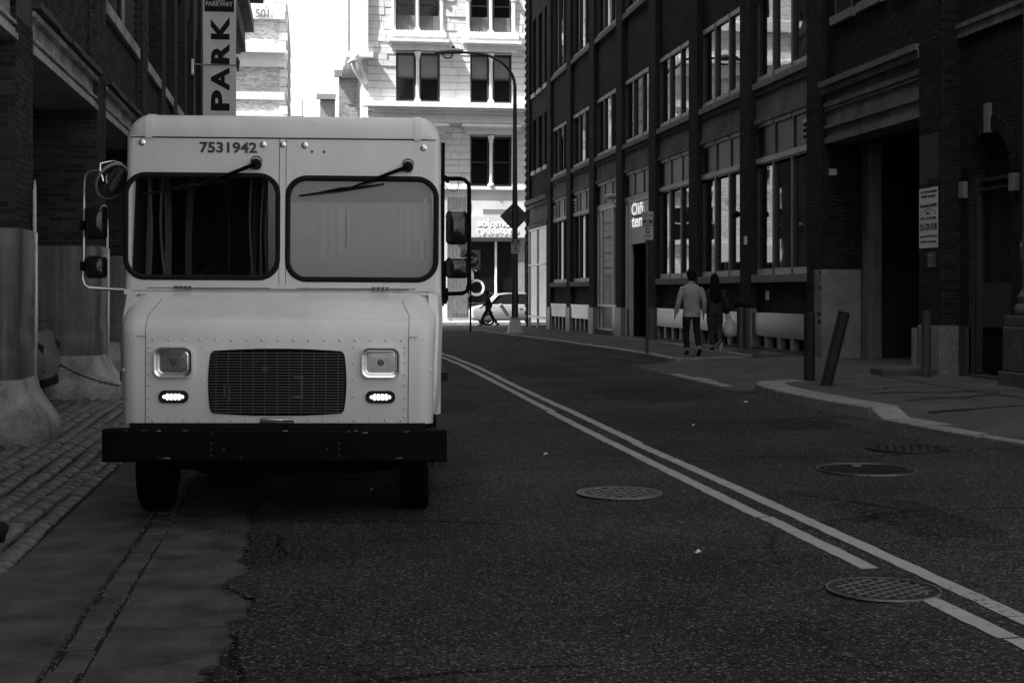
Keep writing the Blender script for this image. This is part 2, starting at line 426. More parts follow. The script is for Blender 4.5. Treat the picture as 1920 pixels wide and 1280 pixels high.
# road surface shape
GY = [(-60,0),(0,0),(15,0),(22,.03),(30,.08),(40,0),(53,-.14),(61,-.2),(70,-.22),(80,-.2),(400,-.2)]
def g(y):
    for (a, va), (b_, vb) in zip(GY, GY[1:]):
        if y <= b_:
            t = max(0, (y-a)/(b_-a)); return va + (vb-va)*t
    return GY[-1][1]
def zr(u, y): return .02 * min(max(u + .4, 0), 8.2) + g(y)
def zs(u, y): return zr(7.4, y) + .135 + max(0, u-7.4)*.008     # right pavement
def sheet(us, ys, zf):
    mb = MB(); n = len(us)
    vs = [(u, y, zf(u, y)) for y in ys for u in us]
    fs = [(j*n+i, j*n+i+1, (j+1)*n+i+1, (j+1)*n+i) for j in range(len(ys)-1) for i in range(n-1)]
    mb.add(vs, fs); return mb
def frame_ring(x0, x1, y0, y1, z0, z1, t, plane='x'):
    mb = MB(); O = [(y0,z0),(y1,z0),(y1,z1),(y0,z1)]; I = [(y0+t,z0+t),(y1-t,z0+t),(y1-t,z1-t),(y0+t,z1-t)]
    rings = []
    for k in range(4):
        o_, i_ = O[k], I[k]
        if plane == 'x': rings.append([(x0,)+o_, (x1,)+o_, (x1,)+i_, (x0,)+i_])
        else: rings.append([(o_[0],x0,o_[1]), (o_[0],x1,o_[1]), (i_[0],x1,i_[1]), (i_[0],x0,i_[1])])
    rings.append(rings[0]); mb.rings(rings, cap=False); return mb
def frange(a, b_, st):
    o = []; x = a
    while x < b_ - 1e-6: o.append(x); x += st
    o.append(b_); return o
def W(x0, Z):   # measured lateral offset / depth -> world
    return x0 * .9896, 1.0105 * Z - .1437 * x0
# ================================================================== SETTING
def struct(o): o['kind'] = 'structure'; return o
gm = MB(); gm.add([(-1500,-1500,-.6),(1500,-1500,-.6),(1500,2500,-.6),(-1500,2500,-.6)], [(0,1,2,3)])
struct(gm.build('ground', 'asphalt_dark'))

# road: fine in the near field with a ragged left edge over the concrete
jr = random.Random(3)
ys = frange(-40, 4, 2)[:-1] + frange(4, 20, .5)[:-1] + frange(20, 68, 1.0)
jag = {}
cur = 0
for y in ys:
    cur = cur * .86 + jr.uniform(-.034, .034)
    jag[y] = cur + (.07 * math.sin(y * 1.7) * math.exp(-((y - 7.4) ** 2) / 1.5) if y < 20 else 0) + jr.uniform(-.008, .008)
mb = MB(); us = [-.4, -.1, .5, 1.5, 3, 4.5, 6, 7.95]
vs = [(u if i else -.80, y, zr(u, y)) for y in ys for i, u in enumerate(us)]
n = len(us)
mb.add(vs, [(j*n+i, j*n+i+1, (j+1)*n+i+1, (j+1)*n+i) for j in range(len(ys)-1) for i in range(n-1)])
struct(mb.build('road', 'asphalt', smooth=True))
# far cross street and the street beyond
struct(sheet(frange(-80, 80, 5), frange(68, 80, 2), lambda u, y: zr(min(u, 3), y) - .002).build('cross_street', 'asphalt_far'))
struct(sheet([-1.5, 1, 3.2], frange(80, 300, 20), lambda u, y: -.17).build('far_street', 'asphalt_far'))
# far pavements with kerb
m1 = MB(); m1.box(3.2, 80, 79.9, 83.9, -.5, .0); struct(m1.build('far_pavement', 'kerb'))
m1 = MB(); m1.box(-80, -1.4, 79.9, 86.2, -.5, .0); struct(m1.build('far_pavement', 'kerb'))

# worn painted centre lines (one thing each, made of short painted runs)
def painted_line(x0, gaps, seed, label):
    r = random.Random(seed); mb = MB(); y = 2.0; off = 0
    while y < 66:
        ln = r.uniform(1.2, 4.0); y2 = min(y + ln, 66)
        off = r.uniform(-.018, .018)
        if not any(a < (y+y2)/2 < b_ or (y < a < y2) or (y < b_ < y2) for a, b_ in gaps):
            segs = [(y, y2)]
        else:
            segs = []
            p = y
            for a, b_ in gaps:
                if a < y2 and b_ > y:
                    if a > p: segs.append((p, a))
                    p = b_
            if p < y2: segs.append((p, y2))
        for (p, q) in segs:
            st = .12 if q < 26 else .5
            yy = frange(p, q, st) if q - p > st else [p, q]
            vs = []
            for t in yy:
                X, _ = W(x0, 10)
                a = X + off - .056 + r.uniform(-.006, .006); b_ = X + off + .056 + r.uniform(-.006, .006)
                vs += [(a, t, zr(a, t) + .004), (b_, t, zr(b_, t) + .004)]
            mb.add(vs, [(2*i, 2*i+1, 2*i+3, 2*i+2) for i in range(len(yy)-1)])
        y = y2 + r.choice([.0, .01, .02])
    o = mb.build('painted_line', 'line_paint'); o['kind'] = 'structure'
    return o
painted_line(3.56, [], 5, '')
painted_line(3.315, [(7.33, 7.98)], 9, '')
# older patches let into the surface
pr_ = random.Random(31)
for (cx_, cy_, hx, hy) in ((5.2, 21.5, .75, 1.6), (4.6, 27.5, .6, 2.2), (1.9, 20.5, .55, 1.1), (5.9, 16.2, .5, .5), (2.5, 34, .8, 2.5), (6.3, 31.5, .7, 2.4), (4.3, 9.6, .35, .9)):
    pts = []
    for k in range(26):
        a = 2*math.pi*k/26; c_, s_ = math.cos(a), math.sin(a); e = (abs(c_)**5+abs(s_)**5)**(-.2)*pr_.uniform(.88, 1.08)
        x_, y_ = cx_+hx*e*c_, cy_+hy*e*s_; pts.append((x_, y_, zr(x_, y_)+.0022))
    mb = MB(); mb.add([(cx_, cy_, zr(cx_, cy_)+.0022)] + pts, [(0, 1+k, 1+(k+1) % 26) for k in range(26)])
    struct(mb.build('road_patch', 'asphalt_patch'))
# stop line of the cross street, thin
m1 = MB(); m1.add([(1.2, 45.0, zr(1.2,45)+.004), (3.2, 45.0, zr(3.2,45)+.004), (3.2, 45.25, zr(3.2,45.2)+.004), (1.2, 45.25, zr(1.2,45.2)+.004)], [(0,1,2,3)])
struct(m1.build('painted_line', 'line_paint'))

# left strip: concrete slabs, gutter blocks
kerb_root = thing('concrete_strip', '', None); del kerb_root['label']; kerb_root['kind'] = 'structure'
mb = MB(); mb.box(-1.86, .35, -12, 70, -.4, -.026); mb.build('bedding', 'grit', kerb_root)
def slab_row(u0, u1, joints, top, name='slab', mat='slab'):
    for a, b_ in zip(joints, joints[1:]):
        mb = MB(); nx = 5; ny = 7; gp = .006
        r = random.Random(int(a*10)+int(u0*100))
        tilt = r.uniform(-.006, .006)
        X = [u0 + gp + (u1-u0-2*gp)*i/nx for i in range(nx+1)]; Y = [a+gp + (b_-a-2*gp)*j/ny for j in range(ny+1)]
        vs = [(x, y, top + g(y) + tilt*(x-u0) + r.uniform(-.0015,.0015)) for y in Y for x in X]
        k = nx+1
        mb.add(vs, [(j*k+i, j*k+i+1, (j+1)*k+i+1, (j+1)*k+i) for j in range(ny) for i in range(nx)])
        # skirt
        ring = [(x, Y[0]) for x in X] + [(X[-1], y) for y in Y[1:]] + [(x, Y[-1]) for x in X[::-1][1:]] + [(X[0], y) for y in Y[::-1][1:-1]]
        zt = [top + g(y) + tilt*(x-u0) for x, y in ring]
        vs = [(x, y, z) for (x, y), z in zip(ring, zt)] + [(x, y, z-.06) for (x, y), z in zip(ring, zt)]
        q = len(ring); mb.add(vs, [(i, (i+1)%q, (i+1)%q+q, i+q) for i in range(q)])
        mb.build(name, mat, kerb_root, recalc=False, smooth=True)
jy = [-4, 0, 3.2, 5.4, 7.42, 9.05, 11.0, 13.6, 16.2, 19, 23, 27]
slab_row(-.985, .30, jy, -.012)
slab_row(-1.80, -1.17, [-4, 0, 2.9, 6.9, 9.6, 12.2, 14.9, 17.6, 20.5, 24, 28], -.004)
gb = None
y = 4.0; r = random.Random(11)
while y < 24:
    l_ = r.uniform(.27, .42)
    mb = MB(); mb.box(-.07, .07, -l_/2+.008, l_/2-.008, -.06, 0)
    o = mb.build('gutter_block', 'slab', kerb_root, bevel=.012, recalc=True)
    o.location = (-1.075 + r.uniform(-.014,.014), y + l_/2, -.013 + g(y) + r.uniform(-.006,.006)); o.rotation_euler = (r.uniform(-.02,.02), r.uniform(-.03,.03), r.uniform(-.03,.03))
    y += l_

# loose grit in the gutter joints and along the broken asphalt edge
gr_ = random.Random(77); mb = MB()
def pebble(x, y, z, s_):
    a = gr_.uniform(0, 6.3)
    vs = [(x+s_*math.cos(a+k*2.1)*gr_.uniform(.7,1), y+s_*math.sin(a+k*2.1)*gr_.uniform(.7,1), z) for k in range(3)] + [(x, y, z+s_*gr_.uniform(.5,.9))]
    mb.add(vs, [(0,1,3),(1,2,3),(2,0,3)])
for k in range(2600):
    y = 4 + 16*gr_.random()**1.5; w_ = gr_.random()
    if w_ < .35: x = -1.158 + gr_.gauss(0, .022)
    elif w_ < .6: x = -.992 + gr_.gauss(0, .018)
    else: x = -.40 + gr_.gauss(.02, .13)
    pebble(x, y, zr(x, y)-.012, gr_.uniform(.002, .007))
for k in range(700):
    y = gr_.uniform(9, 24); x = 6.7 + gr_.gauss(-.12, .16); pebble(x, y, zr(x, y)+.001, gr_.uniform(.003, .008))
o = mb.build('grit', 'kerb', None, recalc=False); o['kind'] = 'stuff'; tag(o, 'loose grit and crumbs along the gutter joints and broken asphalt edge', 'grit')

# granite setts
cob = thing('cobbled_paving', '', None); del cob['label']; cob['kind'] = 'structure'
mb = MB(); mb.box(-12, -1.86, -12, 40, -.4, -.055); mb.build('bedding', 'joint', cob)
def sett_shape(rr, w_, l_, h=.075):
    nx, ny = 4, 5; vs = []; fs = []
    ph = [rr.uniform(0, 6) for _ in range(4)]
    for j in range(ny+1):
        for i in range(nx+1):
            a = i/nx*2-1; b_ = j/ny*2-1
            e = max(abs(a), abs(b_))
            z = -.010*a*a-.004*b_*b_ - (.020 if e > .99 else 0) + .004*math.sin(3*a+ph[0])*math.cos(3*b_+ph[1])
            s = .5
            vs.append((a*w_*s*(.97+.03*math.sin(ph[2]+3*b_)), b_*l_*s*(.98+.02*math.sin(ph[3]+3*a)), z))
    k = nx+1
    fs = [(j*k+i, j*k+i+1, (j+1)*k+i+1, (j+1)*k+i) for j in range(ny) for i in range(nx)]
    ring = [i for i in range(k)] + [j*k+nx for j in range(1, ny+1)] + [ny*k+i for i in range(nx-1, -1, -1)] + [j*k for j in range(ny-1, 0, -1)]
    o = len(vs)
    for q in ring: vs.append((vs[q][0]*1.03, vs[q][1]*1.02, -h))
    q = len(ring); fs += [(ring[i+1 if i+1 < q else 0], ring[i], o+i, o+(i+1)%q) for i in range(q)]
    return vs, fs
rr = random.Random(21)
setts = []
u = -1.84; row = 0
while u > -9.5:
    wd = rr.uniform(.145, .185); y = 3.0 + rr.uniform(0, .3)
    while y < 36:
        l_ = rr.choice([rr.uniform(.13, .2), rr.uniform(.18, .32)])
        setts.append((u - wd/2 + .022*math.sin(y*.9+row), y + l_/2, wd, l_)); y += l_ + .014
    u -= wd + .024; row += 1
def seen(s):
    X, Y = s[0], s[1]; Z = Y*.9896 - X*(-.1437)*-1
    Z = Y*math.cos(YAW) + X*math.sin(YAW); Xc = X*math.cos(YAW) - Y*math.sin(YAW)
    px = 960 + Xc/Z*2667
    return -20 < px < 700, Z
near = sorted([s for s in setts if seen(s)[0]], key=lambda s: seen(s)[1])
pick = set(near[:295]); protos = {}
mass = MB()
for s in setts:
    key = (rr.randrange(6), max(.1, round(s[3], 1)))
    if key not in protos:
        vs, fs = sett_shape(rr, 1, 1); me = bpy.data.meshes.new('cobblestone')
        me.from_pydata([(a*.188, b_*key[1], c) for a, b_, c in vs], [], fs); me.shade_smooth(); protos[key] = me; me.materials.append(M('sett'))
    me = protos[key]; z = g(s[1]) + .002 + rr.uniform(-.008, .008) + .010*math.sin(s[0]*2.3+s[1]*.7)
    mat = Matrix.Translation((s[0], s[1], z)) @ Matrix.Rotation(rr.uniform(-.035,.035), 4, 'Z') @ Matrix.Rotation(rr.uniform(-.09,.09), 4, 'Y') @ Matrix.Rotation(rr.uniform(-.035,.035), 4, 'X') @ Matrix.Diagonal((s[2]/.188, s[3]/key[1], 1, 1))
    if s in pick:
        o = bpy.data.objects.new('cobblestone', me); COL.objects.link(o); o.parent = cob; o.matrix_world = mat
    else:
        mass.add([mat @ v.co for v in me.vertices], [tuple(p.vertices) for p in me.polygons])
o = mass.build('cobblestone_field', 'sett', cob, smooth='all', recalc=False); o['kind'] = 'stuff'

# right pavement, its kerbs and the garage apron
pav = thing('pavement', '', None); del pav['label']; pav['kind'] = 'structure'
# far run, 27.2 .. 66
ys = frange(28.3, 67.3, 1.0)[:-1] + [67.6]
mb = sheet([7.60, 8.6, 9.6, 11.2], ys, zs); mb.build('paving', 'walk', pav, recalc=False)
def kerb_run(pts, w_, hfun, seglen=1.9, name='kerb_stone', mat='kerb'):
    """separate kerb stones following a polyline; the kerb face is on the side of lower x"""
    P_ = [Vector(p) for p in pts]
    for a, b_ in zip(P_, P_[1:]):
        d = (b_-a); L_ = d.length; k = max(1, round(L_/seglen)); d.normalize(); nrm = Vector((d.y, -d.x))
        if nrm.x < 0: nrm = -nrm
        for i in range(k):
            p = a + d*(L_*i/k + .006); q = a + d*(L_*(i+1)/k - .006); hh = rnd.uniform(-.006, .006)
            mb = MB(); vs = []
            for pt in (p, q):
                z0 = zr(min(pt.x, 7.8), pt.y); t = hfun(pt.x, pt.y) + hh
                for (o_, z) in ((0, z0-.2), (.0, t-.02), (.02, t), (w_, t), (w_, z0-.2)):
                    c_ = pt + nrm*o_; vs.append((c_.x, c_.y, z))
            mb.add(vs, [(0,1,6,5),(1,2,7,6),(2,3,8,7),(3,4,9,8),(0,4,3,2,1),(5,6,7,8,9)])
            mb.build(name, mat, pav)
kerb_run([(7.40, 28.3), (7.42, 46), (7.38, 58), (7.0, 64), (6.2, 67.6)][::-1], .18, lambda x, y: zr(7.4, y) + .135)
kerb_run([(7.42, 28.30), (8.9, 28.30)], .16, lambda x, y: zs(x, 28.3)+.002, 1.4)
# corner fill at the far end
mb = MB(); mb.add([(6.3, 67.6, zs(7.4,67.6)), (7.1, 64, zs(7.4,64)), (7.6, 58, zs(7.4,58)), (7.6, 67.6, zs(7.4,67.6))], [(0,1,2,3)]); mb.build('paving', 'walk', pav)
struct(sheet([6.2, 9, 12, 80], [67.6, 69.5], lambda u, y: zs(7.4, 67.6)-.006).build('corner_pavement', 'walk'))
# apron between 22.4 and 27.3
def za(u, y):
    t = min(max((u - 6.6) / 1.9, 0), 1)
    t = t*t*(3-2*t)
    lo = zr(min(u, 7.4), y) + .006
    return lo + (zs(u, y) - .01 - lo) * t
sheet(frange(6.55, 10.35, .2) + [10.9, 12, 17], frange(21.15, 28.35, .45), za).build('driveway_apron', 'walk', pav, recalc=False, smooth=True)
kerb_run([(6.58, 25.4), (6.66, 22.2)], .28, lambda x, y: zr(6.6, y) + .02, 1.1, 'flush_kerb_stone', 'kerb')
# near run with rounded corner
cpts = [W(*p) for p in [(8.1,22.6),(7.55,22.5),(7.12,22.2),(6.86,21.7),(6.76,21.1),(6.73,19.8),(6.78,18.4),(6.90,17.4)]]
kt = lambda x, y: zr(6.9, y) + .15
def EH(y):
    if y > 16.55: return .15
    if y > 16.3: return .04 + .11*(y-16.3)/.25
    if y > 14.4: return .04
    if y > 13.2: return .04 + .035*(14.4-y)/1.2
    return .075
kerb_run(cpts, .42, kt, 1.3)
kerb_run([W(*p) for p in [(6.905,17.38),(6.94,17.08),(7.06,16.2),(7.16,15.2)]], .36, lambda x, y: zr(6.9, y) + EH(y), 1.0, 'flush_kerb_stone')
kerb_run([W(*p) for p in [(7.18,15.1),(7.26,13.2),(7.28,10),(7.3,4),(7.3,-8)]], .20, lambda x, y: zr(6.9, y) + EH(y), 1.9)
def zn(u, y):
    lo = zr(6.9, y) + EH(y) - .006; hi = zr(6.9, y) + .155 + max(0, u-7.2)*.008
    v_ = min(max((u - 7.1)/2.2, 0), 1); v_ = v_*v_*(3-2*v_)
    return lo + (hi - lo) * v_
rows = [(21.70,8.05),(21.55,7.6),(21.30,7.2),(20.8,6.98),(20.3,6.86),(19.0,6.80),(17.6,6.85),(16.9,6.93),(16.6,7.0),(16.3,7.05),(15.8,7.08),(15.2,7.12),(14.4,7.16),(13.6,7.24),(12.3,7.28),(9,7.3),(4,7.3),(-8,7.3)]
mb = MB(); K = 9
vs = []
for (y, u0) in rows:
    for i in range(K): 
        u = u0 + (11.2-u0)*(i/(K-1))**1.5; vs.append((u, y, zn(u, y)))
mb.add(vs, [(j*K+i, j*K+i+1, (j+1)*K+i+1, (j+1)*K+i) for j in range(len(rows)-1) for i in range(K-1)])
mb.build('paving', 'walk', pav, recalc=False, smooth=True)
# pavement joints and cellar hatches as thin recessed-looking sheets
def strip(pts, w_, mat, name, zf, lift=.004):
    mb = MB(); P_ = [Vector(p) for p in pts]
    vs = []
    for i, p in enumerate(P_):
        d = (P_[min(i+1, len(P_)-1)] - P_[max(i-1, 0)]).normalized(); nn = Vector((-d.y, d.x))*w_/2
        for q in (p-nn, p+nn): vs.append((q.x, q.y, zf(q.x, q.y)+lift))
    mb.add(vs, [(2*i, 2*i+1, 2*i+3, 2*i+2) for i in range(len(P_)-1)])
    return mb.build(name, mat, pav)
for y in (20.6, 18.6, 16.4, 13.9, 11.5):
    strip([(7.4 if y > 17 else 7.5, y), (8.6, y+.02), (11.0, y-.02)], .03, 'joint', 'joint', zn, .007)
strip([(9.2, 22.0), (9.15, 18), (9.2, 14), (9.2, 9)], .03, 'joint', 'joint', zn, .009)
rk = random.Random(5)
for k in range(4):
    p = Vector((7.3+rk.uniform(0, .6), 17.4+k*.6)); pts = [p.copy()]
    for _ in range(9): p += Vector((rk.uniform(.05, .3), rk.uniform(-.16, .2))); pts.append(p.copy())
    strip(pts, .035 if k % 2 else .05, 'joint', 'crack', zn, .008)
for y in (30.5, 33.5, 36.5, 40, 44, 48, 52, 56, 60):
    strip([(7.62, y), (10.4, y)], .03, 'joint', 'joint', zs)
# lighter kerb-like border and dark cellar hatches beside the wall
for (y0, y1, u0, u1) in ((28.6, 32.0, 9.15, 10.35), (33.2, 36.6, 9.35, 10.35), (38.2, 41.0, 9.5, 10.35)):
    mb = MB(); mb.box(u0, u1, y0, y1, zs(9.7, (y0+y1)/2)-.1, zs(10.3, y0)+.012); mb.build('cellar_hatch', 'iron', pav)
    mb = MB(); mb.box(u0-.16, u0-.005, y0-.2, y1+.2, zs(9.7, (y0+y1)/2)-.1, zs(10.3, y0)+.018); mb.build('hatch_kerb', 'kerb', pav)

# ================================================================== RIGHT BRICK BUILDING
FR, RC = 10.29, 10.43           # pilaster face, recessed wall face (facing -x)
rb = thing('brick_building', 'long dark brick warehouse with tall windows along the right side of the street', 'building', (0,0,0))
PF = [28.32 + 4.588*k for k in range(8)]        # far edges of pilasters
PW = .85
ZG = 7.0
def wallbox(x0, x1, y0, y1, z0, z1, mat, name='wall', parent=rb, **kw):
    mb = MB(); mb.box(x0, x1, y0, y1, z0, z1); return mb.build(name, mat, parent, **kw)
TOP = 24
brick_objs = [0]
def brick_mass_street(xf, y0, y1, z0, z1, holes, name, parent, mat, side=-1, seed=0, depth=.03, pieces=None):
    """bricks on a wall facing the street; side -1: right-hand wall (faces -x), +1: left-hand wall (faces +x)"""
    mb = MB(); r = random.Random(seed)
    def iv(zc):
        segs = [(y0, y1)]
        for (a, b_, c_, d_) in holes:
            if c_ < zc < d_:
                ns = []
                for p, q in segs:
                    if b_ <= p or a >= q: ns.append((p, q)); continue
                    if a > p: ns.append((p, a))
                    if b_ < q: ns.append((b_, q))
                segs = ns
        return segs
    def put(a, b_, z, zt):
        pr = r.uniform(.004, .011); x0_, x1_ = (xf - pr, xf + depth) if side < 0 else (xf - depth, xf + pr)
        mb.box(x0_, x1_, a, b_, z, zt, r.random())
    lay_bricks(iv, z0, z1, put)
    o = mb.build(name, mat, parent, tone=True, recalc=False); o['kind'] = 'stuff'; return o
def brick_face_cam(x0, x1, yf, z0, z1, parent, mat_mass, mat_piece=None, limit=0, seed=0, zlim=None):
    """bricks on a wall that faces the camera end of the street (faces -y)"""
    mb = MB(); r = random.Random(seed); cnt = 0; cache = {}
    def put(a, b_, z, zt):
        nonlocal cnt
        pr = r.uniform(.004, .012)
        if mat_piece and brick_objs[0] < limit and (zlim is None or zlim[0] < z < zlim[1]):
            key = (round(b_-a, 3), round(zt-z, 3))
            if key not in cache:
                q = MB(); q.box(0, b_-a, 0, .05, 0, zt-z); me = q.mesh('brick'); me.materials.append(M(mat_piece)); cache[key] = me
            o = bpy.data.objects.new('brick', cache[key]); COL.objects.link(o); o.parent = parent; o.location = (a, yf-pr, z); brick_objs[0] += 1
        else: mb.box(a, b_, yf-pr, yf+.03, z, zt, r.random())
    lay_bricks(lambda zc: [(x0, x1)], z0, z1, put)
    if mb.v:
        o = mb.build('brickwork', mat_mass, parent, tone=True, recalc=False); o['kind'] = 'stuff'
def brick_pieces_street(xf, y0, y1, z0, z1, parent, mat_piece, side, limit, seed=0):
    r = random.Random(seed); cache = {}
    def put(a, b_, z, zt):
        pr = r.uniform(.004, .012); key = (round(b_-a, 3), round(zt-z, 3))
        if brick_objs[0] >= limit: return
        if key not in cache:
            q = MB(); q.box(-.05, 0, 0, b_-a, 0, zt-z) if side > 0 else q.box(0, .05, 0, b_-a, 0, zt-z)
            me = q.mesh('brick'); me.materials.append(M(mat_piece)); cache[key] = me
        o = bpy.data.objects.new('brick', cache[key]); COL.objects.link(o); o.parent = parent
        o.location = (xf + side*pr, a, z); brick_objs[0] += 1
    lay_bricks(lambda zc: [(y0, y1)], z0, z1, put)

# pilasters
for k in range(8):
    yf = PF[k]; yn = yf - PW
    near_ = k < 3
    zb = zs(10, yn) - .1
    if k == 0: zb = 1.0
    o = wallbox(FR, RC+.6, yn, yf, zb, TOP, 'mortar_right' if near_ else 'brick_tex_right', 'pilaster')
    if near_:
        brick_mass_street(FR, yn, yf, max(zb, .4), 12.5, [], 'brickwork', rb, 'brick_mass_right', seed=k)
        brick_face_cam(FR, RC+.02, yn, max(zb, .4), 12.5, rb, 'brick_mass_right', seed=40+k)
    if k not in (0,):
        wallbox(FR-.03, RC+.1, yn-.02, yf+.02, zb, zs(10,yn)+.95, 'granite' if k != 3 else 'dark_stone', 'pilaster_base')
# corner pilaster at the far end
wallbox(FR-.02, RC+.6, 65.35, 66.25, -.3, TOP, 'brick_tex_right', 'pilaster')
mb = MB(); z = .3
while z < 16.5:     # quoins: every second course stands proud at the corner
    mb.box(FR-.07, FR, 65.6, 66.29, z, z+.16); z += .36
mb.build('quoin', 'brick_tex_right', rb)
# pilaster return walls behind and main body
wallbox(RC+.5, 26, 27.47, 66.1, -.3, 5.2, 'interior', 'inner_wall')
wallbox(RC+.5, 26, 27.47, 66.1, 5.2, TOP, 'interior', 'inner_wall')
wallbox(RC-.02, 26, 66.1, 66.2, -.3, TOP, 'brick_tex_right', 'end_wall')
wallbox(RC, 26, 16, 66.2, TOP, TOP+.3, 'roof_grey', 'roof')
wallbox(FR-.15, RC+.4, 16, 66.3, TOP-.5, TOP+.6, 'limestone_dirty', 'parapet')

def window_unit(y0, y1, z0, z1, n, glass='window_glass', name='window', bottom=True, top=True, skew=.0, thick=.06):
    """n lights between dark mullions with pale rails at head and foot, set back from the recessed wall"""
    xg = RC + .03
    fr = frame_ring(xg-.04, xg+.06, y0, y1, z0, z1, .05).build(name, 'frame_dark', rb)
    w_ = (y1-y0)/n
    for i in range(1, n):
        q = MB(); q.box(xg-.05, xg+.06, y0+w_*i-thick, y0+w_*i+thick, z0, z1); q.build('mullion', 'frame_dark', fr)
    if top:
        q = MB(); q.box(xg-.045, xg+.05, y0+.05, y1-.05, z1-.12, z1); q.build('head_rail', 'frame_light', fr)
    if bottom:
        q = MB(); q.box(xg-.045, xg+.05, y0+.05, y1-.05, z0, z0+.14); q.build('foot_rail', 'frame_light', fr)
    for i in range(n):
        a = y0+w_*i+(.05 if i == 0 else thick); b_ = y0+w_*(i+1)-(.05 if i == n-1 else thick)
        q = MB(); t = rnd.uniform(-skew, skew)
        q.add([(xg+.02-t*.5, a, z0+.1), (xg+.02+t*.5, b_, z0+.1), (xg+.02+t*.5, b_, z1-.1), (xg+.02-t*.5, a, z1-.1)], [(0,1,2,3)])
        q.build('pane', glass, fr)
    return fr
def sill(y0, y1, zb, h=.17, out=.10, mat='stone_sill'):
    mb = MB(); mb.box(RC-out, RC+.2, y0, y1, zb, zb+h); return mb.build('sill', mat, rb, bevel=.01)

for k in range(8):
    y0 = PF[k]; y1 = PF[k+1]-PW if k < 7 else 65.35
    geo = k < 3
    # masonry pieces of the bay: (z0, z1) in brick
    bm_ = 'mortar_right' if geo else 'brick_tex_right'
    gaps = [(8.62, 10.62)] + ([(.95, 1.92)] if k in (0,1,2,5,6) else [])
    if k < 7:
        for (a, b_) in gaps:
            wallbox(RC, RC+.4, y0, y1, a, b_, bm_, 'wall')
            if geo: brick_mass_street(RC, y0, y1, a, b_, [], 'brickwork', rb, 'brick_mass_right', seed=60+k)
        wallbox(RC, RC+.4, y0, y1, 14.2, 16.4, 'brick_tex_right', 'wall'); wallbox(RC, RC+.4, y0, y1, 20.2, TOP-.5, 'brick_tex_right', 'wall')
        # spandrel of weathered stone between ground and first floor
        sp = wallbox(RC-.02, RC+.3, y0, y1, 5.62, 6.36, 'limestone_dirty', 'spandrel')
        wallbox(RC-.07, RC+.2, y0, y1, 5.60, 5.70, 'limestone_dirty', 'moulding', sp); wallbox(RC-.06, RC+.2, y0, y1, 6.24, 6.37, 'limestone_dirty', 'moulding', sp)
        sill(y0-.01, y1+.04, 6.38, .16, .12); sill(y0-.01, y1+.04, 10.64, .18, .12); sill(y0-.01, y1+.04, 16.4, .18, .12)
        nl = 3
        window_unit(y0+.02, y1-.02, 6.54, 8.62, nl, skew=.012)
        window_unit(y0+.02, y1-.02, 10.82, 14.2, nl, skew=.012); window_unit(y0+.02, y1-.02, 16.6, 20.2, nl)
    if k in (0,1,2,5,6):
        sill(y0-.02, y1+.02, 1.92, .18, .14)
        window_unit(y0+.02, y1-.02, 2.10, 4.68, 3, 'shop_glass', skew=.014, top=False, thick=.075 if geo else .06)
    if k < 7:
        # transom: pale rail, dark panels, pale head pieces
        xg = RC+.03
        mb = MB(); mb.box(xg-.06, xg+.06, y0+.02, y1-.02, 4.68, 4.80); tr = mb.build('transom_rail', 'frame_light', rb)
        w_ = (y1-y0-.04)/3
        for i in range(3):
            mb = MB(); mb.box(xg, xg+.04, y0+.02+w_*i+.05, y0+.02+w_*(i+1)-.05, 4.80, 5.50); mb.build('transom_panel', 'panel_dark', tr)
            mb = MB(); mb.box(xg-.05, xg+.05, y0+.02+w_*i+.07, y0+.02+w_*(i+1)-.07, 5.50, 5.60); mb.build('head_rail', 'frame_light', tr)
            if i:
                mb = MB(); mb.box(xg-.03, xg+.05, y0+.02+w_*i-.045, y0+.02+w_*i+.045, 4.80, 5.60); mb.build('mullion', 'dark_steel', tr)
    # louvred vents in the transoms
    if k in (0, 5, 6):
        a = y0+.15 if k == 0 else y1-.62
        mb = MB(); mb.box(xg-.07, xg-.01, a, a+.38, 4.86, 5.34); lv = mb.build('louvre_vent', 'frame_light', rb)
        for i in range(3):
            mb = MB(); mb.box(xg-.085, xg-.068, a+.07, a+.31, 4.93+i*.13, 5.0+i*.13); mb.build('slot', 'void', lv)
    # plinth: polished stone panel over cellar openings
    if k in (0,1,2,5,6):
        zp0 = zs(10, (y0+y1)/2)
        pb = wallbox(RC-.13, RC+.02, y0+.03, y1-.03, .70, 1.24, 'plinth_polished', 'plinth_panel', bevel=.012)
        wallbox(RC+.25, RC+.3, y0, y1, zp0-.3, .72, 'void', 'cellar_opening')
        for i in range(5):
            yy = y0+.03 + (y1-y0-.06-.22)*i/4
            wallbox(RC-.11, RC+.02, yy, yy+.22, zp0-.3, .695, 'granite', 'plinth_post')
        wallbox(RC-.14, RC+.26, y0, y1, zp0-.3, zp0+.06, 'dark_stone', 'cellar_kerb')
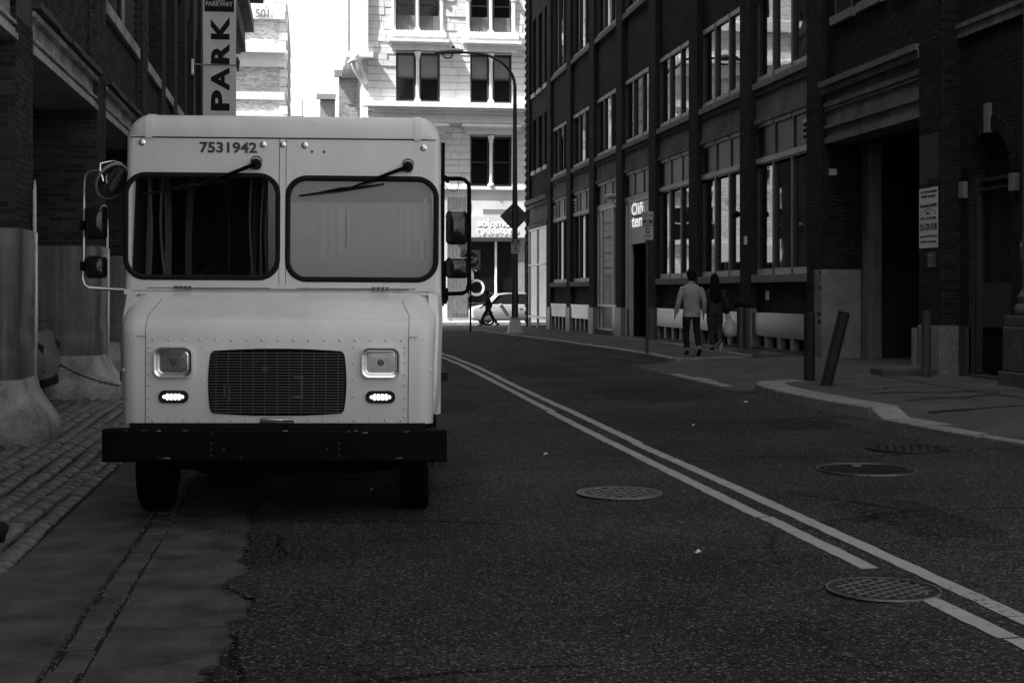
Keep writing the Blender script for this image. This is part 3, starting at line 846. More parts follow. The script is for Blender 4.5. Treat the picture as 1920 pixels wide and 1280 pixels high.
# entrance bay (k = 3) and shop bay (k = 4)
y0, y1 = PF[3], PF[4]-PW
xg = RC+.04
ent = frame_ring(xg-.05, xg+.07, y0+.02, y1-.02, .12, 4.68, .08).build('entrance', 'alu', rb)
DM = y0+3.05
wallbox(xg-.05, xg+.07, DM, DM+.10, .2, 4.6, 'alu', 'mullion', ent)
wallbox(xg, xg+.03, y0+.1, DM, 3.78, 4.60, 'shop_glass', 'pane', ent)
wallbox(xg-.02, xg+.04, y0+.1, DM, 3.25, 3.78, 'frame_light', 'sign_panel', ent)
wallbox(xg+.38, xg+.42, y0+.1, DM, .2, 3.25, 'void', 'doorway', ent)
wallbox(xg-.02, xg+.38, y0+.02, DM, .0, .26, 'dark_stone', 'step', ent)
wallbox(xg, xg+.03, DM+.1, y1-.1, 1.2, 4.60, 'shop_glass', 'pane', ent)
wallbox(xg-.02, xg+.03, DM+.1, y1-.1, .2, 1.15, 'panel_dark', 'kick_panel', ent)
# glowing lettering made to stand for a reflection in the glass
nm = thing('reflected_sign', 'bright white reflected lettering in the glass over the dark doorway', 'sign', (xg-.03, y0+2.15, 4.2))
text('Oiñ', 1.55, .40, 'reflected_glow', nm, (0, 0, .17), FACE_STREET_R, bold=.02)
text('ten', 1.5, .34, 'reflected_glow', nm, (0, 0, -.25), FACE_STREET_R, bold=.02)
y0, y1 = PF[4], PF[5]-PW
shp = frame_ring(xg-.05, xg+.07, y0+.02, y1-.02, .37, 4.68, .07).build('shop_window', 'alu', rb)
for yy in (y0+1.0, y0+3.0): wallbox(xg-.06, xg+.07, yy, yy+.08, .44, 4.62, 'alu', 'mullion', shp)
wallbox(xg-.07, xg+.07, y0+.06, y1-.06, 1.20, 1.28, 'alu', 'transom_rail', shp)
wallbox(xg, xg+.03, y0+.08, y1-.08, 1.28, 4.66, 'shop_glass', 'pane', shp)
wallbox(xg, xg+.03, y0+.08, y1-.08, .44, 1.20, 'panel_dark', 'kick_panel', shp)
wallbox(RC-.1, RC+.3, y0, y1, -.2, .38, 'dark_stone', 'step', shp)
for yy in (PF[3]-PW-.02, PF[4]-PW-.02):
    pass
wallbox(RC-.16, RC+.02, PF[4]-.0, PF[4]+.5, 0, 1.24, 'plinth_polished', 'plinth_panel', bevel=.012)
# far end bay with stone fascia and corner shop front
y0, y1 = PF[7], 65.35
wallbox(RC-.02, RC+.4, y0, y1, 5.95, 7.25, 'brick_tex_right'); wallbox(RC-.02, RC+.4, y0, y1, 9.6, 10.8, 'brick_tex_right'); wallbox(RC-.02, RC+.4, y0, y1, 14.2, TOP-.5, 'brick_tex_right')
w3 = (y1-y0)/3
for (z0, z1) in ((7.25, 9.6), (10.8, 14.2)):
    for i in range(3):
        a = y0+w3*i
        wallbox(RC-.02, RC+.4, a, a+.35, z0, z1, 'brick_tex_right'); wallbox(RC-.02, RC+.4, a+w3-.35, a+w3, z0, z1, 'brick_tex_right')
        wi = wallbox(RC+.24, RC+.30, a+.35, a+w3-.35, z0, z1, 'dark_glass', 'window')
        wallbox(RC+.19, RC+.24, a+.35, a+w3-.35, (z0+z1)/2-.04, (z0+z1)/2+.04, 'frame_dark', 'sash_bar', wi)
        wallbox(RC-.12, RC+.2, a+.3, a+w3-.3, z0-.18, z0, 'frame_light', 'sill', rb)
        wallbox(RC-.05, RC+.2, a+.8, a+w3-.8, z1, z1+.30, 'stone_sill', 'keystone', rb)
fa = wallbox(RC-.12, RC+.3, y0-.02, y1+.6, 4.60, 5.95, 'limestone_dirty', 'fascia')
for (a, b_, o_) in ((5.75, 5.95, .24), (5.55, 5.72, .17), (4.60, 4.78, .20), (4.82, 4.92, .16)):
    wallbox(RC-o_, RC-.1, y0-.02, y1+.9, a, b_, 'limestone_dirty', 'moulding', fa)
sfo = frame_ring(FR-.03, FR+.10, y0, y1, .0, 4.59, .08).build('corner_shop_window', 'steel', rb)
wallbox(FR-.035, FR+.08, y0+2.5, y0+2.56, .1, 4.5, 'steel', 'mullion', sfo); wallbox(FR-.05, FR+.08, y0+.05, y1-.05, 2.9, 2.98, 'steel', 'transom_rail', sfo); wallbox(FR-.05, FR+.08, y0+.05, y1-.05, .55, .63, 'steel', 'transom_rail', sfo)
wallbox(FR+.02, FR+.05, y0+.04, y1-.04, .05, 4.55, 'shop_glass', 'pane', sfo)

# ---- garage bay and the wall nearest the camera
GA0, GA1 = 22.86, 27.47
gw = thing('garage_building', 'dark brick building with a garage opening and arched doorway at far right', 'building')
def gb(x0, x1, y0, y1, z0, z1, mat, name='wall', parent=gw, **kw):
    if parent is not gw and mat == 'concrete': mat = 'pedestal_stone'
    return wallbox(x0, x1, y0, y1, z0, z1, mat, name, parent, **kw)
# header wall over the opening
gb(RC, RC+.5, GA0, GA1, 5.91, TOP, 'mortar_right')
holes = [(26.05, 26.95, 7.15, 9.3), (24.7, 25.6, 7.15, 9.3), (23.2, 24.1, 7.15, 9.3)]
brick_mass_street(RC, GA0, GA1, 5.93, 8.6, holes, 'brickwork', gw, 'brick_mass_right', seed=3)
for (a, b_, c_, d_) in holes:
    wi = gb(RC-.035, RC-.02, a, b_, c_, d_, 'dark_glass', 'window'); gb(RC-.06, RC-.034, a, a+.06, c_, d_, 'frame_dark', 'frame', wi)
    gb(RC-.06, RC-.034, b_-.06, b_, c_, d_, 'frame_dark', 'frame', wi)
    gb(RC-.13, RC-.03, a-.12, b_+.12, c_-.17, c_, 'stone_sill', 'sill')
lin = gb(RC-.05, RC+.5, GA0, GA1, 4.68, 5.91, 'limestone_dirty', 'lintel')
for (a, b_, o_) in ((5.80, 5.915, .22), (5.66, 5.795, .16), (5.40, 5.50, .11), (5.33, 5.385, .09), (4.98, 5.05, .10), (4.68, 4.80, .085)):
    gb(RC-o_, RC-.045, GA0, GA1, a, b_, 'limestone_dirty', 'moulding', lin)
# near pier
py0, py1 = 22.05, 22.86
gb(FR, 11.6, py0, py1, 1.15, TOP, 'mortar_right', 'pier')
brick_objs[0] = 0
brick_face_cam(FR, 10.66, py0, 1.17, 7.2, gw, 'brick_mass_right', 'brick_piece_right', 170, seed=5)
brick_pieces_street(FR, py0, py1, 1.17, 4.3, gw, 'brick_piece_right', -1, 296, 6)
brick_mass_street(FR, py0, py1, 1.17+ .076*42, 7.4, [], 'brickwork', gw, 'brick_mass_right', seed=8)
gb(FR-.03, 11.6, py0-.03, py1, .1, 1.15, 'granite', 'pier_base', bevel=.01)
# jambs, ceiling and interior of the garage
gb(10.31, 17, GA1, GA1+.4, 2.16, 4.7, 'mortar_right', 'wall')
brick_face_cam(10.33, 14, GA1, 2.16, 4.66, gw, 'brick_mass_right', seed=31)
gb(FR-.01, 11.12, GA1-.03, GA1+.4, .2, 2.16, 'white_wash', 'painted_jamb', bevel=.015)
gb(11.13, 11.42, GA1-.35, GA1-.02, .2, 4.68, 'concrete', 'column', bevel=.01)
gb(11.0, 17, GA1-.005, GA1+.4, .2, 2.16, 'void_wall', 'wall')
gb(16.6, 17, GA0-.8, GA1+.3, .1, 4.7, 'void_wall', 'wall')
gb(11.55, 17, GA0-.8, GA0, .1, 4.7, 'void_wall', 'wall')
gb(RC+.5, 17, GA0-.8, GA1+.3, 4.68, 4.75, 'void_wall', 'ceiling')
o = MB(); o.tube([(11.35, GA1-.12, 4.6), (11.35, GA1-.12, .62)], .035, 10); o.tube([(11.35, GA1-.12, .62), (11.35, GA1-.12, .5)], .08, 10); o.build('drain_pipe', 'black_paint', gw, smooth=True)
o = MB(); o.tube([(10.75, GA1-.12, 4.1), (10.95, GA1-.2, 4.15), (11.2, GA1-.3, 4.25)], .02, 6); o.build('cable', 'dark_steel', gw)
gb(10.42, 10.56, GA1-.14, GA1-.04, 4.05, 4.18, 'frame_light', 'junction_box')
gb(10.5, 16.4, GA0+.05, GA1-.05, zs(10.5, 25)-.3, zs(10.5, 25)-.03, 'dark_stone', 'garage_floor')
# recessed wall with arched doorway
X2 = 10.64
ar0, ar1, spring = 20.35, 21.75, 3.55
amb = MB()
poly = [(17.5, .1), (17.5, TOP), (py0, TOP), (py0, .1)]
# wall with arched hole in the yz plane
cu_outer = [(17.0, .2), (22.05, .2), (22.05, 9.5), (17.0, 9.5)]
arc = [(ar0, .35), (ar0, spring)] + [((ar0+ar1)/2 - (ar1-ar0)/2*math.cos(math.pi*i/14), spring + (ar1-ar0)/2*math.sin(math.pi*i/14)) for i in range(1, 14)] + [(ar1, spring), (ar1, .35)]
pn = holed('wall', cu_outer, [arc], 0, .3, 'brick_tex_right', gw)
pn.data.transform(Matrix.Translation((X2, 0, 0)) @ Matrix.Rotation(R(90), 4, 'Z') @ Matrix.Scale(-1, 4, (0,1,0)))
gb(X2, X2+.3, 17, 22.05, 9.5, TOP, 'brick_tex_right')
gb(X2+.28, X2+.34, ar0-.1, ar1+.1, .2, 4.4, 'panel_dark', 'door')
gb(X2+.20, X2+.28, ar0, ar1, 1.15, 1.85, 'dark_stone', 'door_panel')
gb(X2+.22, X2+.275, ar0+.05, ar1-.05, .4, 1.12, 'void', 'door_panel')
gb(X2+.12, X2+.2, ar0, ar1, spring-.08, spring-.02, 'dark_steel', 'transom_bar'); gb(X2+.12, X2+.2, ar0, ar1, spring-.22, spring-.17, 'dark_steel', 'transom_bar')
gb(X2+.1, X2+.2, ar1-.07, ar1, .4, spring, 'dark_steel', 'door_frame')
for i in range(17):      # arch ring of separate voussoirs
    a = math.pi*(i+.5)/17; cx, cz = (ar0+ar1)/2, spring; r0, r1 = .70, .93
    q = MB(); da = math.pi/17*.44
    pts = [(cx-r0*math.cos(a-da), cz+r0*math.sin(a-da)), (cx-r0*math.cos(a+da), cz+r0*math.sin(a+da)), (cx-r1*math.cos(a+da), cz+r1*math.sin(a+da)), (cx-r1*math.cos(a-da), cz+r1*math.sin(a-da))]
    q.prism(pts, 'x', X2-.025, X2+.05); q.build('voussoir', 'brick_piece_right', gw)
gb(X2-.06, X2+.05, (ar0+ar1)/2-.08, (ar0+ar1)/2+.08, spring+.66, spring+1.12, 'stone_sill', 'keystone')
for (a, b_) in ((ar1+.05, ar1+.22), (ar0-.25, ar0-.05)): gb(X2-.08, X2+.05, a, b_, spring-.32, spring-.05, 'stone_sill', 'corbel', bevel=.01)
gb(X2-.05, X2+.03, ar1, py0+.0, .1, 1.15, 'dark_stone', 'wall_base'); gb(X2-.12, X2+.3, ar0-.05, ar1+.05, .1, .38, 'dark_stone', 'step')
gb(X2-.07, X2+.05, 17.2, py0, 5.85, 6.0, 'limestone_dirty', 'string_course'); gb(X2-.1, X2+.05, 17.2, py0, 6.0, 6.08, 'limestone_dirty', 'string_course')
gb(X2, 26, 16.8, 17.0, 0, TOP, 'brick_tex_right'); 
# concrete block with rounded end at the garage mouth
o = MB(); o.box(9.35, 10.3, 22.15, 22.75, .1, zs(9.5,22)+.13); o.build('kerb_block', 'walk', gw, bevel=.05)
o = MB(); o.box(10.19, 10.258, 22.87, 22.95, .1, 1.10); o.build('jamb_guard', 'granite', gw)
# continuing street wall towards and behind the camera
gb(10.6, 26, 9, 16.8, -.3, TOP, 'brick_tex_right')
struct(MB().add([(7.45,-70,.07),(70,-70,.07),(70,9,.12),(7.45,9,.12)],[(0,1,2,3)]).build('bounce_lot', 'concrete'))  # unseen pale lot added behind the camera to bounce sunlight
# stone column on pedestal at the right edge
clm = thing('stone_column', 'pale round stone column on a stepped pedestal at the right edge of the picture', 'column', (10.46, 19.20, 0))
gb(-.42, .42, -.42, .42, .0, .55, 'concrete', 'pedestal', clm, bevel=.02); gb(-.37, .37, -.37, .37, .55, 1.20, 'concrete', 'pedestal', clm, bevel=.02)
gb(-.35, .35, -.35, .35, 1.20, 1.36, 'concrete', 'plinth', clm, bevel=.015)
o = MB(); o.stack(0, 0, [(1.36,.31),(1.40,.335),(1.46,.34),(1.51,.32),(1.53,.285),(1.58,.28),(1.61,.295),(1.65,.295),(1.68,.265),(1.72,.245)], 32); o.build('base_moulding', 'pedestal_stone', clm, smooth=True)
o = MB(); o.stack(0, 0, [(1.72,.245),(1.80,.225),(3.2,.222),(5.2,.215),(9,.20),(9.3,.26)], 32); o.build('shaft', 'pedestal_stone', clm, smooth=True)
for zj in (2.75, 4.75): 
    o = MB(); o.stack(0, 0, [(zj,.2245),(zj+.012,.2245)], 32); o.build('joint', 'joint', clm)

# ================================================================== LEFT BRICK BUILDING
LF = -3.27
lb = thing('brick_building', 'dark brick parking building with arcade piers and stone lintels along the left side', 'building')
def lw(x0, x1, y0, y1, z0, z1, mat, name='wall', parent=lb, **kw): return wallbox(x0, x1, y0, y1, z0, z1, mat, name, parent, **kw)
LT = 36
piers = [(10.5,11.5),(16.84,17.85),(23.2,24.2),(29.55,30.55)]
for i, (a, b_) in enumerate(piers):
    lw(LF-1.7, LF, a, b_, 2.3, 5.25, 'mortar', 'pier')
brick_objs[0] = 0
a, b_ = piers[1]
brick_face_cam(LF-.66, LF, a, 2.44, 5.25, lb, 'brick_mass_left', 'brick_piece_left', 120, seed=1)
brick_pieces_street(LF, a, b_, 2.44, 5.25, lb, 'brick_piece_left', 1, 296, 2)
brick_face_cam(LF-1.7, LF-.665, a, 2.44, 5.25, lb, 'brick_mass_left', seed=11)
for i in (2, 3):
    brick_face_cam(LF-1.7, LF, piers[i][0], 2.44, 5.2, lb, 'brick_mass_left', seed=2+i)
    brick_mass_street(LF, piers[i][0], piers[i][1], 2.44, 5.25, [], 'brickwork', lb, 'brick_mass_left', side=1, seed=i)
# lintels between piers with stepped mouldings and ledge
for (y0, y1) in ((11.5,16.84),(17.85,23.2),(24.2,29.55)):
    ln = lw(LF-.9, LF-.06, y0, y1, 4.57, 5.10, 'limestone_left', 'lintel')
    for (a, b_, o_) in ((4.57,4.64,.03),(4.66,4.70,.0),(4.75,4.79,.01),(5.03,5.10,.03)):
        lw(LF-.07, LF+o_, y0, y1, a, b_, 'limestone_left', 'moulding', ln)
    ld = MB(); r = random.Random(int(y0)); yy = y0-.06
    while yy < y1+.05:
        e = min(yy + r.uniform(.4, 1.3), y1+.06); ld.box(LF-.1, LF+.10+r.uniform(-.02,.02), yy, e-.01, 5.12, 5.19+r.uniform(-.01,.01)); yy = e
    ld.build('ledge', 'dark_stone', lb)
# upper wall: long brick storey with windows
upil = piers[1:4] + [(33.6+3.08*i, 34.5+3.08*i) for i in range(11)]
upil = [(10.5,11.5)] + upil
holes = []
segs = list(zip(upil, upil[1:]))
for (p, q) in segs:
    a, b_ = p[1], q[0]
    if b_-a > 4: 
        holes += [(a+.45, (a+b_)/2-.15, 6.58, 9.6), ((a+b_)/2+.15, b_-.35, 6.58, 9.6)] if a > 20 else [(a+1.6, b_-.5, 7.4, 9.6)]
    else: holes.append((a+.15, b_-.15, 6.58, 9.6))
UP = LF-.10
def wall_with_holes(xf, y0, y1, z0, z1, holes, mat, parent, depth=.35, side=1):
    """rectangular pieces of wall round the window holes"""
    ysx = sorted(set([y0, y1] + [h[0] for h in holes if y0 < h[0] < y1] + [h[1] for h in holes if y0 < h[1] < y1]))
    mb = MB()
    for a, b_ in zip(ysx, ysx[1:]):
        hs = sorted([(h[2], h[3]) for h in holes if h[0] <= (a+b_)/2 <= h[1]]); p = z0
        for (c_, d_) in hs:
            if c_ > p: mb.box(xf-depth, xf, a, b_, p, min(c_, z1))
            p = d_
        if p < z1: mb.box(xf-depth, xf, a, b_, p, z1)
    return mb.build('wall', mat, parent)
wall_with_holes(UP, 10.5, 33, 5.2, 13, holes, 'mortar', lb)
wall_with_holes(UP, 33, 68, 2.0, 13, holes, 'brick_tex_left', lb)
brick_mass_street(UP, 11, 33, 5.2, 9.8, holes, 'brickwork', lb, 'brick_mass_left', side=1, seed=77)
for (a, b_) in upil:
    ng = a < 32
    lw(UP-.05, LF+.0, a, b_, 5.25 if ng else 2, 13, 'mortar' if ng else 'brick_tex_left', 'pilaster')
    if ng:
        brick_mass_street(LF, a, b_, 5.25, 10, [], 'brickwork', lb, 'brick_mass_left', side=1, seed=int(a))
        brick_face_cam(UP, LF, a, 5.25, 10, lb, 'brick_mass_left', seed=int(a)+1)
for (a, b_, c_, d_) in holes:
    lw(UP-.05, UP+.09, a-.12, b_+.12, 6.36, 6.58, 'limestone_left', 'sill', bevel=.01) if c_ < 7 else None
    wi = lw(UP-.30, UP-.27, a, b_, c_, d_, 'dark_glass', 'window')
    lw(UP-.27, UP-.2, a, a+.06, c_, d_, 'frame_light', 'frame', wi); lw(UP-.27, UP-.2, b_-.06, b_, c_, d_, 'frame_light', 'frame', wi)
    lw(UP-.27, UP-.2, (a+b_)/2-.03, (a+b_)/2+.03, c_, d_, 'frame_light', 'mullion', wi)
# massing above the picture and to both sides
lw(-22, LF-.02, -3, 68, 13, LT, 'brick_tex_left');  # unseen upper storeys, height added to shade the street
lw(-22, LF-.05, -3, 10.5, 5.2, 13, 'brick_tex_left'); lw(-22, -5.5, 30.6, 68, -.3, 13, 'brick_tex_left')
lw(-5.6, LF-.02, 30.6, 68, -.3, 2.1, 'brick_tex_left')
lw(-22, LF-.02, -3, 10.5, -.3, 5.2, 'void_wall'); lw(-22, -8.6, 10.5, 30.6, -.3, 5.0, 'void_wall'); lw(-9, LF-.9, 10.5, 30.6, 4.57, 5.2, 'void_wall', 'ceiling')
lw(-22, -4, 67.9, 68.0, -.3, LT, 'brick_tex_left', 'end_wall')
# bracketed cornice at the far end of the building
crn = lw(LF-.2, LF+.45, 58, 68.2, 13.4, 14.0, 'limestone_dirty', 'cornice')
lw(LF-.2, LF+.85, 58, 68.5, 14.0, 14.5, 'limestone_dirty', 'cornice_slab', crn); lw(LF-.2, LF+.25, 58, 68.1, 12.9, 13.4, 'limestone_dirty', 'cornice_bed', crn)
for i in range(34):
    lw(LF+.25, LF+.48, 58.05+i*.3, 58.2+i*.3, 13.0, 13.4, 'limestone_dirty', 'dentil', crn)
# metal-clad pier feet on flared concrete bases
for i, (a, b_) in enumerate(piers):
    t = thing('clad_pier', '', 'pier', (0,0,0))
    lab = ['concrete pier foot with sheet cladding nearest the camera', 'metal-clad pier on a flared concrete foot at the left edge, nearest the camera',
           'metal-clad pier with a flared concrete foot and a hooked chain, just left of the van', 'metal-clad pier on a flared foot hidden behind the white van'][i]
    tag(t, lab, 'pier', 'clad piers of the left building')
    mb = MB(); secs = []
    for (z, e) in ((-.1,.33),(.05,.345),(.14,.335),(.24,.30),(.34,.24),(.45,.17),(.56,.11),(.70,.07)):
        secs.append((z, e))
    rings = []
    for (z, e) in secs:
        x0, x1, y0, y1 = LF-1.75, LF+e, a-e*.75, b_+e*.7; r_ = .12+e*.5
        ring = []
        for (cx, cy, a0) in ((x1-r_, y0+r_, -90), (x1-r_, y1-r_, 0)):
            for q in range(9):
                an = R(a0+90*q/8); ring.append((cx+r_*math.cos(an), cy+r_*math.sin(an), z))
        ring += [(x0, y1, z), (x0, y0, z)]
        rings.append(ring)
    mb.rings(rings); mb.build('flared_base', 'flare_concrete', t, smooth=True)
    # cladding sheet with slight dents
    mb = MB(); r = random.Random(i+50)
    prof = [(LF-1.75, a-.045), (LF-.9, a-.045), (LF-.14, a-.045), (LF-.03, a-.03), (LF+.04, a+.03), (LF+.055, a+.12), (LF+.055, b_-.12), (LF+.03, b_), (LF-.1, b_+.04), (LF-1.75, b_+.04)]
    zz_ = frange(.66, 2.43, .07); rings = []
    for z in zz_:
        ring = []
        for q, (x, y) in enumerate(prof):
            d = 0
            for (cz, cq, am, s_) in ((1.05, 3, .035, .12), (1.25, 5, .03, .14), (1.0, 2, -.02, .2), (1.5, 6, .02, .2)):
                d += am*math.exp(-((z-cz)/s_)**2 - ((q-cq)/1.1)**2)*(1 if i % 2 else .8)
            dn = r.uniform(-.003, .003)
            ring.append((x + (-d if q >= 4 and q < 8 else 0) + dn*.5, y + (d if q < 4 else 0) + dn, z))
        rings.append(ring)
    mb.rings(rings, cap=True); mb.build('metal_cladding', 'cladding', t, smooth=50)
    lw(LF+.056, LF+.066, b_-.16, b_-.02, .68, 2.42, 'metal_edge', 'edge_strip', t)
    if i in (1, 2): 
        q = MB(); zq = 2.43
        q.prism([(b_-.13, 2.43), (b_-.01, 2.43), (b_-.02, 2.95 if i == 1 else 2.75), (b_-.06, 3.05 if i == 1 else 2.9), (b_-.12, 2.9 if i == 1 else 2.7)], 'x', LF+.03, LF+.05); q.build('loose_strip', 'metal_edge', t)
# ================================================================== STEP VAN
van = thing('delivery_van', 'white riveted step van facing the camera with black bumper and number 7531942 above its windscreen', 'van', (-.209, 10.55, 0), -R(5.36))
van.rotation_euler = (0, R(.30), -R(5.36))
WP = .35                # windscreen plane behind the nose
HB = 1.195              # half width of the body
def vb(x0, x1, y0, y1, z0, z1, mat, name, parent=van, **kw):
    mb = MB(); mb.box(x0, x1, y0, y1, z0, z1); return mb.build(name, mat, parent, **kw)
# upper front panel with two real windscreen openings
def body_hw(z): return HB - .012*(z-1.7)
outer = [(-1.14, 1.70), (1.14, 1.70), (1.125, 2.875), (-1.125, 2.875)]
wl = rrect(-.610, 2.194, 1.15, .785, .15); wr = rrect(.590, 2.182, 1.135, .78, .15)
holed('front_panel', outer, [wl, wr], WP, .03, 'van_paint', van)
# rounded body corner posts + sides
for s in (-1, 1):
    mb = MB(); rings = []
    for z in (.78, 1.7, 2.3, 2.875):
        hw = body_hw(z) if z > 1.7 else HB; xi = 1.14 - .0128*max(0, z-1.7); r_ = hw - xi
        ring = [(s*xi, WP+.03, z), (s*xi, WP, z)] + [(s*(xi + r_*math.sin(R(9*q))), WP + r_ - r_*math.cos(R(9*q)), z) for q in range(1, 11)] + [(s*hw, 1.0, z), (s*(hw-.03), 1.0, z)]
        rings.append(ring)
    mb.rings(rings); mb.build('corner_post', 'van_paint', van, smooth=True)
    mb = MB(); mb.prism([(s*HB, .78), (s*body_hw(2.875), 2.875), (s*(body_hw(2.875)-.03), 2.875), (s*(HB-.03), .78)], 'y', 1.0, 6.7); sd = mb.build('side_panel', 'van_paint', van)
    vb(s*HB-.004 if s > 0 else -HB-.012, s*HB+.012 if s > 0 else -HB+.004, .48, 6.6, 1.02, 1.07, 'black_rubber', 'rub_rail', van)
    vb(*( (HB-.008, HB+.022) if s > 0 else (-HB-.022, -HB+.008)), .50, 1.30, 1.60, 2.86, 'black_paint', 'side_strip', van)  # black strip down each side, just behind the front corner
    vb(*( (HB-.02, HB+.004) if s > 0 else (-HB-.004, -HB+.02)), .56, 1.24, 1.80, 2.55, 'dark_glass', 'door_glass', van)
vb(-HB+.01, HB-.01, 6.67, 6.7, .78, 2.86, 'van_paint', 'rear_panel'); vb(-1.16, 1.16, .5, 6.6, .80, .84, 'dark_under', 'floor')
# roof with rounded front cap
mb = MB(); rings = []
n_ = 11
for s_i in range(21):
    x = -1.0 + 2.0*s_i/20
prof = [(WP-.012, 2.868), (WP-.014, 2.90), (WP-.01, 2.94), (WP+.008, 2.985), (WP+.045, 3.02), (WP+.10, 3.042), (WP+.25, 3.055), (6.7, 3.055)]
def roof_rings(x0, x1, k, capside=0):
    rr_ = []
    for i in range(k+1):
        x = x0 + (x1-x0)*i/k
        ax = abs(x); drop = 0; inset = 0
        if ax > 1.02:
            t = (ax-1.02)/(1.183-1.02); drop = .17*(1-math.sqrt(max(0, 1-t*t))); inset = .10*(1-math.sqrt(max(0, 1-t*t)))
        ring = [(x, y + inset*(1 if y < 1 else 0), max(2.868, z - drop*((z-2.868)/.187))) for y, z in prof] + [(x, 6.7, 2.86), (x, WP+.02+inset, 2.86)]
        rr_.append(ring)
    return rr_
mb.rings(roof_rings(-1.0, 1.0, 4)); mb.build('roof', 'van_paint', van, smooth=True)
for s in (-1, 1):
    mb = MB(); xs_ = [.997, 1.02, 1.06, 1.10, 1.13, 1.155, 1.172, 1.183]
    rr_ = []
    for x in xs_: rr_ += roof_rings(s*x, s*x, 0) if False else [roof_rings(s*x, s*x+1e-9, 1)[0]]
    mb.rings(rr_); mb.build('roof_corner', 'van_paint', van, smooth=50)
    # strap over the cap joint
    mb = MB(); rr_ = []
    for x in (s*.985, s*1.035):
        rr_.append([(x, y-.006, z+.006 if z > 2.9 else z-.012) for y, z in prof[:7]] + [(x, WP+.25, 3.03), (x, WP+.02, 2.87)])
    mb.rings(rr_); mb.build('cap_strap', 'van_paint', van, smooth=50)
# seam lines (narrow dark joints) and centre strip
def seam(pts, w_=.005, mat='dark_steel'):
    mb = MB(); P_ = [Vector(p) for p in pts]
    for a, b_ in zip(P_, P_[1:]): mb.tube([a, b_], w_/2, 4)
    return mb.build('panel_seam', mat, van)
seam([(-1.15, WP-.003, 2.862), (1.15, WP-.003, 2.862)], .008)
vb(-.030, .014, WP-.006, WP+.001, 1.755, 2.858, 'van_paint', 'centre_strip')
seam([(-.033, WP-.002, 1.76), (-.033, WP-.002, 2.86)], .004); seam([(.017, WP-.002, 1.76), (.017, WP-.002, 2.86)], .004)
seam([(-1.02, WP-.002, 1.674+.055), (-.1, WP-.002, 1.676+.055)], .005); seam([(.1, WP-.002, 1.676+.055), (1.0, WP-.002, 1.674+.055)], .005)
# windscreens: rubber gasket, glass and what stands behind it
def ring_tube(pts, y, r_, mat, name, parent, n=6, flat=1.0):
    mb = MB(); k = len(pts); rings = []
    P_ = [Vector((p[0], y, p[1])) for p in pts]
    for i in range(k):
        d = (P_[(i+1) % k] - P_[i-1]).normalized(); nn = Vector((d.z, 0, -d.x))
        rings.append([P_[i] + nn*(math.cos(2*math.pi*q/n)*r_*flat) + Vector((0, math.sin(2*math.pi*q/n)*r_, 0)) for q in range(n)])
    rings.append(rings[0]); mb.rings(rings, cap=False); return mb.build(name, mat, parent, smooth=True)
for (cx, cz, w_, h_, s) in ((-.610, 2.194, 1.15, .785, -1), (.590, 2.182, 1.135, .78, 1)):
    pts = rrect(cx, cz, w_-.012, h_-.012, .145, 8)
    ws = ring_tube(pts, WP+.002, .017, 'black_rubber', 'windscreen', van, 8, 1.25)
    mb = MB(); gp = rrect(cx, cz, w_-.03, h_-.03, .135, 8)
    mb.add([(p[0], WP+.012, p[1]) for p in gp], [tuple(range(len(gp)))]); mb.build('glass', 'windscreen', ws)
    if s > 0:    # grey sheet painting the right-hand glass reflection, with a darker tint band above
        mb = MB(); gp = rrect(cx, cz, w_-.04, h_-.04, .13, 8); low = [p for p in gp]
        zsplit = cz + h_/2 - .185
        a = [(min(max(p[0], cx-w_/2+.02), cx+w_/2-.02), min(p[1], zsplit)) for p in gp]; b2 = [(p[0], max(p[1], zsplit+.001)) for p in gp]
        mb.add([(p[0], WP+.035, p[1]) for p in a], [tuple(range(len(a)))]); mb.build('reflection_sheet', 'pane_reflection', ws)
        mb = MB(); mb.add([(p[0], WP+.033, p[1]) for p in b2], [tuple(range(len(b2)))]); mb.build('tint_band', 'pane_grey', ws)
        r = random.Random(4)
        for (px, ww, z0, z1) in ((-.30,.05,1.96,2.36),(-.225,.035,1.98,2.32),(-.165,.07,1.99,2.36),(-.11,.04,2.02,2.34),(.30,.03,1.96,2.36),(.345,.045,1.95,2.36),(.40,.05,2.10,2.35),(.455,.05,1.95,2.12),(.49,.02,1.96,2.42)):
            mb = MB(); mb.add([(cx+px-.02, WP+.031, z0), (cx+px+ww-.02, WP+.031, z0), (cx+px+ww-.02, WP+.031, z1), (cx+px-.02, WP+.031, z1)], [(0,1,2,3)]); mb.build('reflected_shape', 'pane_reflection_light', ws)  # pale bars painted as shapes reflected in the pane
